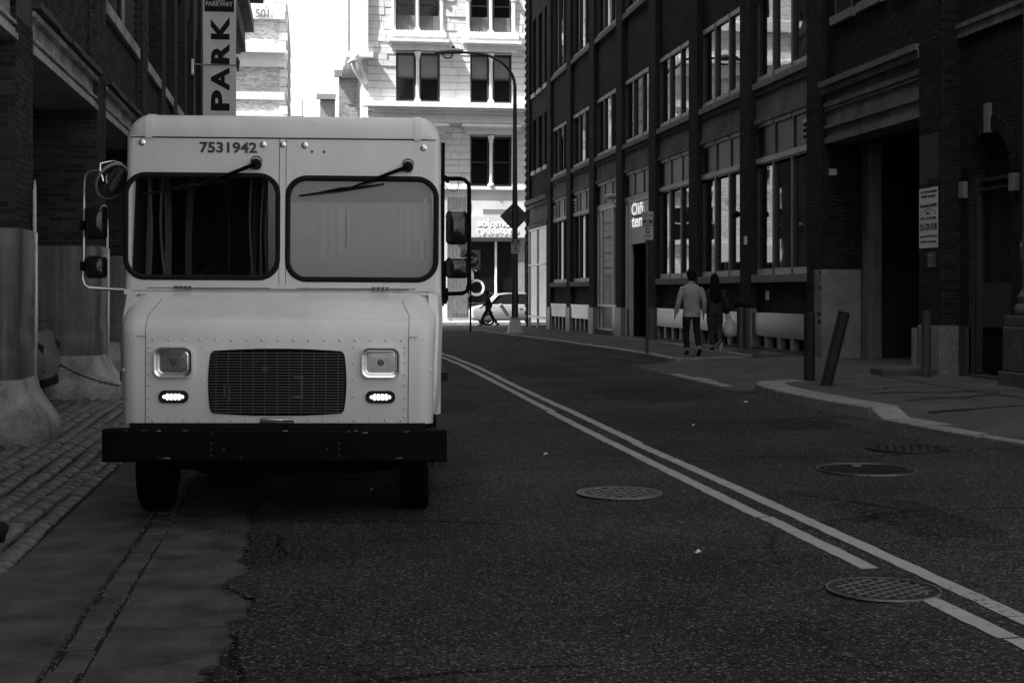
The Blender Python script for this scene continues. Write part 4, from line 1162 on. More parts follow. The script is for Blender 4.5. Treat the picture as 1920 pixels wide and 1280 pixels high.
# cab interior seen through the left glass
for s in (-1, 1): vb(*sorted((s*1.135, s*1.10)), WP+.05, 2.1, .9, 2.86, 'interior', 'cab_lining')
vb(-1.1, 1.1, WP+.05, 2.1, 2.84, 2.86, 'interior', 'headlining')
vb(-1.14, 1.14, 2.1, 2.13, .84, 2.86, 'interior', 'bulkhead'); vb(-1.12, 1.12, .42, .75, 1.3, 1.66, 'interior', 'dashboard')
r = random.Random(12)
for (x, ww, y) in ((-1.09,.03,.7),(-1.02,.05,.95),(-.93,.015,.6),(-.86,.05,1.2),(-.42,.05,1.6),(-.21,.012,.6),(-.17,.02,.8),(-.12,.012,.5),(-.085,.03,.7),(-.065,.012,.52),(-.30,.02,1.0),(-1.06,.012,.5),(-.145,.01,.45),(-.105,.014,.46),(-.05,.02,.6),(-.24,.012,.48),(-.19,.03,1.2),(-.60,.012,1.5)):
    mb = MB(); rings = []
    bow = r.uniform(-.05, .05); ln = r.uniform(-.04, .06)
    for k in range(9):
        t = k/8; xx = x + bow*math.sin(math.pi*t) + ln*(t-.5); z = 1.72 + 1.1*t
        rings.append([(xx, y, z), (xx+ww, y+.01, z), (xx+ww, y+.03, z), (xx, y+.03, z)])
    mb.rings(rings); mb.build('reflection_strip', 'reflection_streak', van, smooth=True)  # strips standing for streaks reflected in the left windscreen
mb = MB(); mb.tube([(-.55+.2*math.cos(t*.35), .80+.06*math.sin(t*.35), 1.72+.19*math.sin(t*.35)) for t in range(19)], .014, 8); mb.build('steering_wheel', 'black_rubber', van, smooth=True)
mb = MB(); mb.box(-.8, -.35, 1.3, 1.75, 1.2, 1.32); mb.box(-.8, -.35, 1.7, 1.82, 1.3, 2.0); mb.build('driver_seat', 'interior', van, bevel=.03)

# nose: vertical face rolling back into a sloping bonnet, corners rounded
prof = [(0,.738),(0,.95),(0,1.2),(0,1.37),(.004,1.41),(.018,1.45),(.042,1.485),(.075,1.512),(.115,1.532),(.20,1.578),(.30,1.64),(.347,1.685)]
mb = MB(); rings = []
for (y, z) in prof:
    r_ = .125 if z < 1.4 else .125 + (z-1.4)*.25
    hw = 1.138 + (.0 if z < 1.0 else (z-1.0)*.035)
    ring = [(-hw, .62, z)] + [(-hw + r_ - r_*math.cos(R(9*q)), y + r_ - r_*math.sin(R(9*q)), z) for q in range(11)]
    ring += [(-.5, y, z), (0, y, z), (.5, y, z)]
    ring += [(hw - r_ + r_*math.sin(R(9*q)), y + r_ - r_*math.cos(R(9*q)), z) for q in range(11)] + [(hw, .62, z)]
    rings.append(ring)
rings.append([(p[0]*.998, min(p[1]+.06, .62), 1.715) for p in rings[-1]])
mb.rings(rings); mb.build('bonnet', 'van_paint', van, smooth=45)
vb(-1.19, 1.19, WP-.0, WP+.05, 1.68, 1.715, 'van_paint', 'cowl')
# wider wheel-arch shoulders behind the nose
for s in (-1, 1):
    mb = MB(); rings = []
    for (z, hw, y0) in ((.80,1.17,.20),(1.0,1.19,.18),(1.3,1.20,.18),(1.5,1.205,.22),(1.62,1.20,.30),(1.70,1.195,.345)):
        rings.append([(s*(hw-.10), y0, z), (s*(hw-.03), y0+.02, z), (s*hw, y0+.10, z), (s*hw, .95, z), (s*(hw-.12), .95, z)])
    mb.rings(rings); mb.build('wing', 'van_paint', van, smooth=50)
# panel seams of the nose
for s in (-1, 1):
    seam([(s*.955, -.002, .745), (s*.955, -.002, 1.37)], .005)
    seam([(s*.957, -.003+y, z) for y, z in [(0,1.37),(.004,1.41),(.018,1.45),(.042,1.485),(.075,1.512),(.115,1.532)]] + [(s*.93, .20, 1.58), (s*.90, .30, 1.642)], .004)
    seam([(s*.955, -.002, 1.375), (s*1.02, -.002, 1.375)], .005)
seam([(-.72, WP-.01, 1.722), (.95, WP-.01, 1.722)], .006)
for x in (-.745, .735):      # bonnet hinges
    hg = vb(x-.07, x+.07, WP-.035, WP-.006, 1.722, 1.744, 'steel', 'hinge', bevel=.006)
    for q in (-.05, -.017, .017, .05): vb(x+q-.012, x+q+.012, WP-.04, WP-.034, 1.724, 1.742, 'dark_steel', 'knuckle', hg)
# rivets
def rivet_pts():
    P_ = []
    for i in range(34): P_.append((-1.1 + 2.2*i/33, WP, 2.885, .0065))
    for x in (-.008,):
        for i in range(12): P_.append((x, WP-.006, 1.79 + i*.092, .0065))
    for i in range(13):
        x = -1.10 + i*.088*1.02
        if x < -.05: P_.append((x, WP, 2.632, .006))
    for i in range(12): P_.append((.08+i*.094, WP, 2.622, .006))
    for i in range(12): P_.append((-1.08+i*.094, WP, 1.745, .005)); P_.append((.08+i*.09, WP, 1.740, .005))
    for x in [-.9+i*.1127 for i in range(17)]: P_.append((x, 0, 1.352, .011)); P_.append((x, 0, .765, .011))
    for s in (-1, 1):
        for z in (1.30,1.26,1.19,1.10,1.02,.93,.85,.79): P_.append((s*.93, 0, z, .011))
        for q in (0,.03,.06,.09): P_.append((s*(.975+q), 0.0 if q < .05 else .008, 1.36, .008))
        for z in (1.32,1.20,1.08,.96): P_.append((s*.55, 0, z-.02, .010))
    for z in (): pass
    return P_
mb = MB()
for (x, y, z, r_) in rivet_pts():
    rings = [[(x+rr_*math.cos(math.pi*q/3), y-dy, z+rr_*math.sin(math.pi*q/3)) for q in range(6)] for rr_, dy in ((r_, -.001), (r_*.85, r_*.45), (r_*.4, r_*.7))]
    mb.rings(rings)
o = mb.build('rivets', 'van_paint', van, smooth='all'); o['kind'] = 'stuff'
# number and clearance lamps
text('7531942', .43, .083, 'sign_dark', van, (-.417, WP-.003, 2.79), FACE_CAM, bold=.028)
for (x, z) in ((-1.06, 2.822), (-.155, 2.815), (-.008, 2.815), (.157, 2.813), (1.055, 2.802)):
    mb = MB(); mb.rings([[(x+r_*math.cos(math.pi*q/6), WP-d_, z+r_*math.sin(math.pi*q/6)) for q in range(12)] for r_, d_ in ((.026,.0),(.024,.008),(.019,.010))]); cl = mb.build('clearance_lamp', 'chrome', van, smooth=True)
    mb = MB(); mb.rings([[(x+r_*math.cos(math.pi*q/6), WP-d_, z+r_*math.sin(math.pi*q/6)) for q in range(12)] for r_, d_ in ((.014,.0095),(.011,.018),(.005,.021))]); mb.build('lens', 'lamp_dot', cl, smooth=True)
for (x, z) in ((.21, 2.765), (.30, 2.765)):
    mb = MB(); mb.rings([[(x+r_*math.cos(math.pi*q/4), WP-d_, z+r_*math.sin(math.pi*q/4)) for q in range(8)] for r_, d_ in ((.011,.0),(.006,.005))]); mb.build('bolt', 'dark_steel', van, smooth=True)
# wipers, pivoting above the glass
for (px, pz, ex, ez, b0, b1) in ((-.205, 2.665, -.62, 2.50, (-1.03, 2.435), (-.40, 2.545)), (.937, 2.655, .50, 2.49, (.115, 2.43), (.755, 2.525))):
    mb = MB(); mb.tube([(px, WP+.01, pz), (px, WP-.055, pz)], .040, 16); wpr = mb.build('wiper', 'black_rubber', van, smooth=True)
    mb = MB(); ring = [(px+.042*math.cos(R(a)), WP-.02, pz+.018+.042*math.sin(R(a))) for a in range(0, 181, 15)]; mb.tube(ring, .004, 6); mb.build('wiper_hose', 'black_rubber', wpr, smooth=True)
    mb = MB(); mb.tube([(px, WP-.05, pz), (px+(ex-px)*.45, WP-.07, pz+(ez-pz)*.47), (ex, WP-.045, ez)], [(.022,.016), (.019,.013), (.007,.006)], 8); mb.build('wiper_arm', 'black_paint', wpr, smooth=True)
    mx, mz = (b0[0]+b1[0])/2, (b0[1]+b1[1])/2
    mb = MB(); mb.tube([(b0[0], WP-.022, b0[1]), (mx, WP-.030, mz-.004), (b1[0], WP-.022, b1[1])], [(.009,.006), (.017,.012), (.009,.006)], 6); mb.build('wiper_blade', 'black_rubber', wpr, smooth=True)
    mb = MB(); mb.tube([(mx-.17, WP-.03, mz-.024), (mx, WP-.052, mz+.012), (mx+.15, WP-.03, mz+.02)], .007, 6); mb.tube([(ex, WP-.045, ez), (mx+.02, WP-.055, mz+.012)], .008, 6); mb.build('blade_bridge', 'black_rubber', wpr, smooth=True)
    mb = MB(); mb.tube([(px-.03, WP-.03, pz-.02), (mx+.12, WP-.04, mz+.04)], .004, 5); mb.build('tie_rod', 'black_rubber', wpr)
# headlights
for s in (-1, 1):
    cx, cz = s*.752, 1.188
    def rring(w_, h_, r_, y): return [(p[0], y, p[1]) for p in rrect(cx, cz, w_, h_, r_, 5)]
    mb = MB(); mb.rings([rring(.287,.232,.06,.002), rring(.287,.232,.06,-.028), rring(.268,.212,.052,-.045), rring(.236,.180,.042,-.042), rring(.226,.170,.036,-.020), rring(.226,.170,.036,-.004)], cap=False)
    hl = mb.build('headlight', 'chrome', van, smooth=50)
    mb = MB(); mb.rings([rring(.226,.170,.036,-.012), rring(.200,.146,.026,-.016), rring(.200,.146,.026,-.010)], cap=False); mb.build('inner_rim', 'chrome', hl, smooth=50)
    mb = MB(); rings = []
    for k in range(7):
        t = k/6; rings.append(rring(.196*(1-t*.7), .142*(1-t*.7), .024*(1-t*.7), -.006+.045*math.sin(t*1.5)))
    mb.rings(rings); mb.build('reflector', 'reflector', hl, smooth=True)
    mb = MB(); mb.rings([[(cx+r_*math.cos(math.pi*q/8), y, cz+r_*math.sin(math.pi*q/8)) for q in range(16)] for r_, y in ((.030, .020), (.030, -.004), (.018, -.010))]); mb.build('bulb_shield', 'dark_steel', hl, smooth=True)
    mb = MB(); rings = [rring(.198,.144,.025,-.012), rring(.17,.12,.02,-.019), rring(.1,.07,.01,-.022)]; mb.rings(rings, cap=False)
    mb.add([tuple(p) for p in rring(.1,.07,.01,-.022)], [tuple(range(24))]); mb.build('lens', 'lens', hl, smooth=True)
    mb = MB(); rq = random.Random(5 if s > 0 else 6)
    for k in range(12):
        x = cx - .088 + k*.016
        if abs(x-cx) > .03 or s < 0: mb.box(x, x+.003, -.022, -.020, cz-.055+rq.uniform(0,.02), cz+.05-rq.uniform(0,.03))
    for k in range(6): mb.box(cx-.085, cx+.085, -.0225, -.0215, cz-.05+k*.017, cz-.048+k*.017)
    mb.build('lens_flutes', 'steel', hl)
    # LED turn lamps, lit
    cx, cz = s*.752, .936
    mb = MB(); mb.rings([[(p[0], y, p[1]) for p in rrect(cx, cz, w_, h_, h_/2-.001, 7)] for (w_, h_, y) in ((.218,.092,.002),(.214,.088,-.018),(.196,.070,-.022),(.172,.050,-.016),(.170,.048,-.006))]); ml = mb.build('marker_lamp', 'black_rubber', van, smooth=50)
    for (dx, dz) in [(-.065,0),(.065,0)] + [(-.042+.028*k, .0105) for k in range(4)] + [(-.042+.028*k, -.0105) for k in range(4)]:
        mb = MB(); mb.rings([[(cx+dx+r_*math.cos(math.pi*q/5), y, cz+dz+r_*math.sin(math.pi*q/5)) for q in range(10)] for r_, y in ((.0125,-.015),(.010,-.021),(.004,-.024))]); mb.build('diode', 'led', ml, smooth=True)
    # side marker at the corner
    mb = MB(); mb.rings([[(s*1.125, .10+r_*math.cos(math.pi*q/4)*.8, 1.128+r_*math.sin(math.pi*q/4)) if False else (s*(1.120+d_), .055+r_*math.cos(math.pi*q/4), 1.128+r_*math.sin(math.pi*q/4)) for q in range(8)] for r_, d_ in ((.014,0),(.009,.010))]); mb.build('side_marker', 'lamp_dot', van, smooth=True)
    vb(*( (1.19, 1.25) if s > 0 else (-1.25, -1.19)), .50, .56, 1.02, 1.09, 'black_rubber', 'door_bumper')
# grille: barrel-shaped opening, horizontal slats over upright bars
cz = 1.043
def g_hw(z): t = (z-cz)/.238; return .497 - .022*t*t
def g_hh(x): t = x/.497; return .240 - .020*t*t
outl = []
for k in range(-10, 11): outl.append((k/10*.463, cz + g_hh(k/10*.463)))
outl += [(.476, cz+g_hh(.476)-.012)]
for k in range(8, -9, -1): outl.append((g_hw(cz+k/10*.238), cz + k/10*.238))
outl += [(.476, cz-g_hh(.476)+.012)]
for k in range(10, -11, -1): outl.append((k/10*.463, cz - g_hh(k/10*.463)))
outl += [(-.476, cz-g_hh(.476)+.012)]
for k in range(-8, 9): outl.append((-g_hw(cz+k/10*.238), cz + k/10*.238))
outl += [(-.476, cz+g_hh(.476)-.012)]
mb = MB(); mb.add([(p[0], -.004, p[1]) for p in outl], [tuple(range(len(outl)))]); gr = mb.build('grille', 'void', van)
mb = MB(); nO = len(outl); P_ = [Vector((p[0], -.006, p[1])) for p in outl]
rings = []
for i in range(nO):
    d = (P_[(i+1) % nO] - P_[i-1]).normalized(); nn = Vector((d.z, 0, -d.x))
    rings.append([P_[i] + nn*(.006*math.cos(2*math.pi*q/6)) + Vector((0, .008*math.sin(2*math.pi*q/6), 0)) for q in range(6)])
rings.append(rings[0]); mb.rings(rings, cap=False); mb.build('grille_frame', 'black_paint', gr, smooth=True)
zz_ = cz - .218
while zz_ < cz + .225:
    hw = g_hw(zz_) - .004
    mb = MB(); mb.box(-hw, hw, -.024, -.012, zz_-.0023, zz_+.0023); mb.build('slat', 'grille_bar', gr); zz_ += .0205
for k in range(-5, 6):
    x = k*.0885; hh = g_hh(x) - .004
    mb = MB(); mb.box(x-.0016, x+.0016, -.0255, -.0245, cz-hh, cz+hh); mb.build('upright', 'grille_bar', gr)
for (x0, x1, z0, z1) in ((-.11,-.075,1.12,1.16),(.12,.19,1.07,1.085),(.17,.185,.95,1.075),(.11,.19,.93,.945),(-.35,-.34,.9,1.0),(-.39,-.375,.93,1.02)):
    mb = MB(); mb.box(x0, x1, -.009, -.006, z0, z1); mb.build('radiator_bracket', 'dark_steel', gr)
# holder below the grille
mb = MB(); mb.rings([[(p[0], y, p[1]) for p in rrect(.0, .763, w_, h_, h_/2-.001, 5)] for (w_, h_, y) in ((.25,.040,.0),(.25,.040,-.014),(.235,.028,-.022))]); pl = mb.build('plate_lamp', 'steel', van, smooth=50)
for s in (-1, 1): vb(s*.08-.035, s*.08+.035, -.026, -.02, .753, .771, 'dark_steel', 'lens', pl)
# bumper: deep channel with turned ends, bolts and scuffs
mb = MB()
pf = [(-.115,.472),(-.12,.485),(-.12,.69),(-.112,.708),(.02,.708),(.02,.695),(-.10,.690),(-.10,.49),(.02,.486),(.02,.472)]
mb.prism(pf, 'x', -1.235, 1.235); bp = mb.build('bumper', 'black_paint', van, bevel=.004)
for s in (-1, 1): vb(*((1.225,1.24) if s > 0 else (-1.24,-1.225)), -.115, .06, .475, .705, 'black_paint', 'bumper_end', bp)
for (x, z) in [(s*a, z) for s in (-1, 1) for a, z in ((.46,.61),(.46,.565),(.46,.52),(.37,.565))]:
    mb = MB(); mb.rings([[(x+r_*math.cos(math.pi*q/3), -.120-d_, z+r_*math.sin(math.pi*q/3)) for q in range(6)] for r_, d_ in ((.007,0),(.006,.006))]); mb.build('bolt', 'dark_steel', bp)
r = random.Random(9)
mb = MB()
for k in range(16):
    x = r.choice([r.uniform(-1.15,-.6), r.uniform(.5,1.1), r.uniform(-1.1,1.1)]); z = r.choice([.697, .69, r.uniform(.62,.69), .50]); l_ = r.uniform(.01,.05)
    mb.add([(x,-.1213,z),(x+l_,-.1213,z+r.uniform(-.004,.008)),(x+l_*.9,-.1213,z+.007),(x+l_*.2,-.1213,z+.005)], [(0,1,2,3)])
mb.build('scratch', 'sign_grey', bp)
vb(-1.06, 1.08, -.03, .40, .705, .745, 'dark_under', 'valance')
for s in (-1, 1): vb(s*.42-.06, s*.42+.06, .0, 6.3, .52, .70, 'dark_under', 'chassis_rail')
vb(-1.10, 1.10, .42, .5, .5, .80, 'dark_under', 'firewall')
# wheels
def wheel(x0, x1, y, rad=.39, steer=0):
    mb = MB(); xs_ = []; wd = x1-x0
    prof_ = [(0,.55),(0,.88),(.03,.95),(.10,.985)]
    k = 5
    for i in range(k):
        a = .10+.80*i/k; b_ = .10+.80*(i+1)/k; prof_ += [(a+.012,.992),(b_-.022,.998),(b_-.018,.965),(b_+.004,.965)]
    prof_ += [(.90,.985),(.97,.95),(1,.88),(1,.55)]
    rings = [[(x0+wd*a, y+rad*b_*math.cos(2*math.pi*q/48), rad+rad*b_*math.sin(2*math.pi*q/48)) for q in range(48)] for a, b_ in prof_]
    mb.rings(rings); wh = mb.build('wheel', 'tyre', van, smooth=30)
    mb = MB(); xo = x1 if x0 > 0 else x0; d_ = 1 if x0 > 0 else -1
    mb.rings([[(xo+d_*e, y+rad*b_*math.cos(2*math.pi*q/32), rad+rad*b_*math.sin(2*math.pi*q/32)) for q in range(32)] for e, b_ in ((-.03,.6),(.004,.58),(-.02,.5),(-.05,.35),(-.01,.2),(-.01,.05))]); mb.build('rim', 'dark_steel', wh, smooth=True)
    return wh
wheel(-1.105, -.885, .72); wheel(.885, 1.105, .72)
for s in (-1, 1): vb(*sorted((s*1.12, s*.55)), 1.45, 4.2, .34, .79, 'dark_under', 'shade_box')  # boxes added below the body to cut light from the sides
vb(-.35, .35, .9, 2.4, .30, .6, 'dark_under', 'shade_block')  # block added behind the axle to darken the space under the van
for s in (-1, 1): wheel(*sorted((s*1.15, s*.93)), 4.9); wheel(*sorted((s*.90, s*.68)), 4.9)
mb = MB(); mb.tube([(-.95,.72,.39),(-.5,.72,.33),(.5,.72,.33),(.95,.72,.39)], .05, 8); mb.build('front_axle', 'dark_under', van, smooth=True)
mb = MB(); mb.tube([(-.9,4.9,.39),(-.2,4.9,.39),(-.15,4.9,.39),(.15,4.9,.39),(.2,4.9,.39),(.9,4.9,.39)], [.07,.07,.17,.17,.07,.07], 10); mb.build('rear_axle', 'dark_under', van, smooth=True)
for s in (-1, 1): vb(s*1.02-.12, s*1.02+.12, 1.25, 1.27, .28, .80, 'black_rubber', 'mud_flap')
mb = MB(); mb.tube([(-1.20,.52,.60),(-1.17,.52,.56),(-1.12,.5,.52)], .05, 8); mb.build('step_bracket', 'black_rubber', van, smooth=True)

# mirrors
def shell(cx, y, cz, w_, h_, dep, name, parent, mat='mirror_shell'):
    mb = MB(); rr_ = min(w_, h_)*.22
    mb.rings([[(p[0], yy, p[1]) for p in rrect(cx, cz, w_*k, h_*k, rr_*k, 6)] for k, yy in ((.25,y-dep),(.62,y-dep*.93),(.88,y-dep*.6),(.98,y-dep*.2),(1,y),(.97,y+.015))])
    return mb.build(name, mat, parent, smooth='all')
def mirror_set(s):
    if s > 0:
        t = vb(HB+.015, HB+.05, .50, .54, 2.565, 2.60, 'black_paint', 'mirror_bracket')
        xo = 1.405
        path = [(HB+.04, .52, 2.585), (1.33, .50, 2.585), (1.37, .50, 2.575), (1.40, .50, 2.545), (xo, .50, 2.50), (xo+.003, .50, 2.2), (xo+.003, .50, 1.78), (1.395, .50, 1.72), (1.36, .50, 1.70), (1.24, .52, 1.695), (HB, .54, 1.695)]
        mb = MB(); mb.tube(path, .016, 8); mb.build('mirror_frame', 'black_paint', t, smooth=True)
        shell(1.31, .49, 2.205, .168, .262, .09, 'mirror', t); shell(1.315, .49, 1.895, .18, .16, .08, 'spot_mirror', t)
        for z in (2.2, 1.88): vb(1.385, 1.42, .46, .53, z-.035, z+.035, 'black_paint', 'clamp', t)
        mb = MB(); mb.tube([(HB+.01,.52,2.56),(1.24,.5,2.50),(1.28,.5,2.48),(1.31,.5,2.49),(1.325,.5,2.53),(1.32,.5,2.58)], .003, 5); mb.build('heater_wire', 'black_rubber', t)
        mb = MB(); mb.tube([(HB+.02,.52,2.60),(HB+.045,.50,2.575),(HB+.04,.50,2.55)], .016, 6); mb.tube([(HB+.025,.53,1.95),(HB+.025,.53,1.69)], .011, 6); mb.tube([(HB+.03,.53,1.74),(HB+.035,.53,1.66),(HB+.02,.53,1.62)], .02, 6); mb.build('strut', 'black_paint', t, smooth=True)
    else:
        t = vb(-HB-.05, -HB-.005, .50, .54, 2.58, 2.64, 'black_paint', 'mirror_bracket')
        path = [(-1.24, .50, 2.62), (-1.43, .50, 2.62), (-1.49, .50, 2.61), (-1.52, .50, 2.575), (-1.527, .50, 2.5), (-1.527, .50, 2.0), (-1.535, .50, 1.80), (-1.52, .50, 1.75), (-1.485, .50, 1.725), (-1.3, .52, 1.715), (-HB, .53, 1.71)]
        mb = MB(); mb.tube(path, .013, 8); mb.build('mirror_frame', 'steel', t, smooth=True)
        shell(-1.43, .49, 2.225, .165, .27, .09, 'mirror', t); shell(-1.43, .49, 1.885, .165, .175, .08, 'spot_mirror', t)
        for z in (2.2, 1.89): vb(-1.545, -1.51, .46, .53, z-.035, z+.035, 'black_paint', 'clamp', t)
        # round convex mirror, tipped, on a bright bent bracket
        cm = Matrix.Translation((-1.275, .30, 2.53)) @ Matrix.Rotation(R(33), 4, 'Y') @ Matrix.Rotation(R(58), 4, 'Z') @ Matrix.Rotation(R(90), 4, 'X')
        mb = MB(); mb.stack(0, 0, [(-.03,.05),(-.02,.10),(0,.135),(.012,.14),(.02,.132),(.012,.12)], 28); mb.xf(cm); mb.build('round_mirror', 'mirror_shell', t, smooth='all')
        mb = MB(); mb.tube([cm @ Vector((.14*math.cos(R(a)), .14*math.sin(R(a)), .006)) for a in range(0, 361, 12)], .010, 6); mb.build('round_mirror_rim', 'sign_grey', t, smooth=True)
        mb = MB(); mb.tube([(-1.21,.33,2.66),(-1.26,.25,2.67),(-1.335,.2,2.645),(-1.335,.19,2.60),(-1.315,.18,2.54),(-1.31,.18,2.515)], .008, 6); mb.tube([(-1.28,.18,2.57),(-1.29,.18,2.54),(-1.285,.18,2.50)], .007, 6); mb.build('round_mirror_bracket', 'chrome', t, smooth=True)
mirror_set(1); mirror_set(-1)
# ================================================================== PALE STONE BUILDING ACROSS THE CROSS STREET
FY = 83.7
ps = thing('stone_building', 'ornate pale limestone building across the cross street with paired sash windows', 'building')
def pb(x0, x1, y0, y1, z0, z1, mat, name='wall', parent=ps, **kw): return wallbox(x0, x1, y0, y1, z0, z1, mat, name, parent, **kw)
wins = []
for (a, b_) in ((5.25,6.44),(6.62,7.85),(9.64,10.80),(10.98,12.13),(13.9,15.05),(15.25,16.4),(18.2,19.3),(19.5,20.6)):
    wins += [(a, b_, 12.93, 15.80), (a, b_, 8.0, 10.93), (a, b_, 17.05, 20.4), (a, b_, 22, 25)]
xs_ = sorted(set([3.6, 40] + [w_[0] for w_ in wins] + [w_[1] for w_ in wins]))
mb = MB()
for a, b_ in zip(xs_, xs_[1:]):
    hs = sorted([(w_[2], w_[3]) for w_ in wins if w_[0] <= (a+b_)/2 <= w_[1]]); p = 7.95
    for (c_, d_) in hs:
        if c_ > p: mb.box(a, b_, FY+.02, FY+.5, p, c_)
        p = d_
    mb.box(a, b_, FY+.02, FY+.5, p, 30)
mb.build('wall', 'limestone_joint', ps)
pb(3.62, 40, FY+.5, FY+12, -.3, 30, 'interior', 'inner_wall')
# ashlar blocks over the wall plane, with open joints round the windows
r = random.Random(8); mass = MB(); nst = 0; cache = {}
z = 7.95
blocks = []
while z < 22:
    h_ = r.choice([.36, .42, .47]); zt = z + h_ - .025
    ivs = [(3.6, 16.0)]
    for (a, b_, c_, d_) in wins:
        if c_ < zt and d_ > z:
            ns = []
            for p, q in ivs:
                if b_ <= p or a >= q: ns.append((p, q)); continue
                if a > p: ns.append((p, a))
                if b_ < q: ns.append((b_, q))
            ivs = ns
    for (p, q) in ivs:
        x = p
        while x < q-.02:
            l_ = r.uniform(.55, 1.15); e = min(x+l_, q)
            if q-e < .25: e = q
            blocks.append((x, e, z, zt)); x = e + .02
    z = z + h_
blocks.sort(key=lambda b_: -(b_[1]-b_[0])*(b_[3]-b_[2]))
for i, (a, b_, c_, d_) in enumerate(blocks):
    pr = r.uniform(.0, .05) if a < 12.9 else .02
    vis = a < 12.8 and c_ < 19.6
    if vis and nst < 292:
        key = (round(b_-a, 1), round(d_-c_, 2))
        if key not in cache:
            q = MB(); q.box(0, 1, -.06, .05, 0, 1); me = q.mesh('stone_block'); me.materials.append(M('limestone')); cache[key] = me
        o = bpy.data.objects.new('stone_block', cache[key]); COL.objects.link(o); o.parent = ps; o.location = (a, FY-pr+.04, c_); o.scale = (b_-a, 1, d_-c_); nst += 1
    else: mass.box(a, b_, FY-pr, FY+.05, c_, d_)
if mass.v: o = mass.build('stonework', 'limestone', ps); o['kind'] = 'stuff'
# window joinery
for (a, b_, c_, d_) in wins:
    if c_ > 21 : continue
    wf = frame_ring(FY+.16, FY+.30, a, b_, c_, d_, .13, 'y').build('window', 'frame_dark', ps)
    zm = (c_+d_)/2 - .05
    pb(a+.13, b_-.13, FY+.18, FY+.28, zm-.05, zm+.05, 'frame_dark', 'meeting_rail', wf)
    pb(a+.13, b_-.13, FY+.24, FY+.26, zm+.05, d_-.12, 'pane_grey' if (c_ > 12 and c_ < 14) else 'dark_glass', 'pane', wf)
    pb(a+.13, b_-.13, FY+.25, FY+.27, c_+.12, zm-.05, 'dark_glass', 'pane', wf)
    if c_ > 16.5: pb(a+.06, b_-.06, FY+.1, FY+.17, c_, c_+.95, 'concrete', 'apron_panel', wf)
pairs = ((5.0, 8.1), (9.4, 12.4), (13.65, 16.7))
for (a, b_) in pairs:
    for (zt, big) in ((15.95, 1), (11.05, 0)):
        mo = pb(a-.1, b_+.1, FY-.30, FY-.01, zt+.30, zt+.42, 'limestone_trim', 'hood'); pb(a-.25, b_+.25, FY-.58, FY-.01, zt+.42, zt+.58, 'limestone_trim', 'hood_slab', mo)
        pb(a, b_, FY-.2, FY-.01, zt+.0, zt+.28, 'limestone_trim', 'hood_frieze', mo)
    pb(a-.1, b_+.1, FY-.32, FY-.01, 16.72, 16.98, 'limestone_trim', 'sill'); pb(a-.1, b_+.1, FY-.22, FY-.01, 12.72, 12.90, 'limestone_trim', 'sill')
    r_ = 0
    x = a
    while x < b_:
        pb(x, x+.13, FY-.30, FY-.02, 16.98, 17.08, 'limestone_trim', 'sill_block'); x += .2
    mid = (a+b_)/2
    for (zb, zt) in ((12.93, 15.85), (8.0, 10.98), (17.05, 20.4)):
        o = MB(); H = zt-zb
        o.stack(mid-.02, FY-.04, [(zb,.19),(zb+.10,.19),(zb+.16,.12),(zb+.3,.10),(zb+H-.45,.085),(zb+H-.40,.13),(zb+H-.34,.11),(zb+H-.12,.18),(zb+H,.19)], 12); o.build('colonnette', 'limestone_trim', ps, smooth=40)
    for sx in (a+.12, b_-.12):
        o = MB(); o.stack(sx, FY-.0, [(17.05,.12),(18.9,.11),(19.0,.2),(19.2,.2),(19.25,.11),(20.4,.11)], 10); o.build('colonnette', 'limestone_trim', ps, smooth=40)
# entablature and plain courses
en = pb(3.9, 40, FY-.30, FY+.02, 11.60+.1, 12.2, 'limestone_trim', 'frieze')
for i, (a, b_, o_) in enumerate(((12.2,12.36,.42),(12.37,12.52,.55),(12.53,12.84,.78))): pb(3.9-.3*i, 40, FY-o_, FY, a, b_, 'limestone_trim', 'cornice', en)
pb(3.7, 40, FY-.16, FY, 7.78, 7.97, 'limestone_trim', 'string_course')
pb(3.6, 40, FY-.05, FY+.5, 6.2, 7.78, 'far_pale', 'band_course'); pb(10.4, 12.0, FY-.09, FY-.05, 6.3, 6.62, 'sign_grey', 'vent_grille')
# corner bracket figure projecting on the left
o = MB(); o.tube([(3.5, FY-.2, 13.9), (3.2, FY-.4, 14.3), (2.9, FY-.5, 14.8), (2.75, FY-.5, 15.3), (3.0, FY-.4, 15.6)], [.16,.26,.24,.18,.1], 8); o.tube([(2.95, FY-.5, 15.2), (2.6, FY-.7, 15.1), (2.4, FY-.8, 14.95)], [.15,.12,.05], 7); o.build('corner_bracket', 'far_pale', ps, smooth='all')
pb(2.7, 3.62, FY-.2, FY+8, 15.7, 30, 'limestone_trim', 'corner_bay'); pb(2.3, 3.9, FY-.5, FY+8, 15.4, 15.72, 'limestone_trim', 'corner_moulding')
pb(3.3, 3.62, FY+.3, FY+8, -.2, 15.4, 'limestone', 'corner_wall')
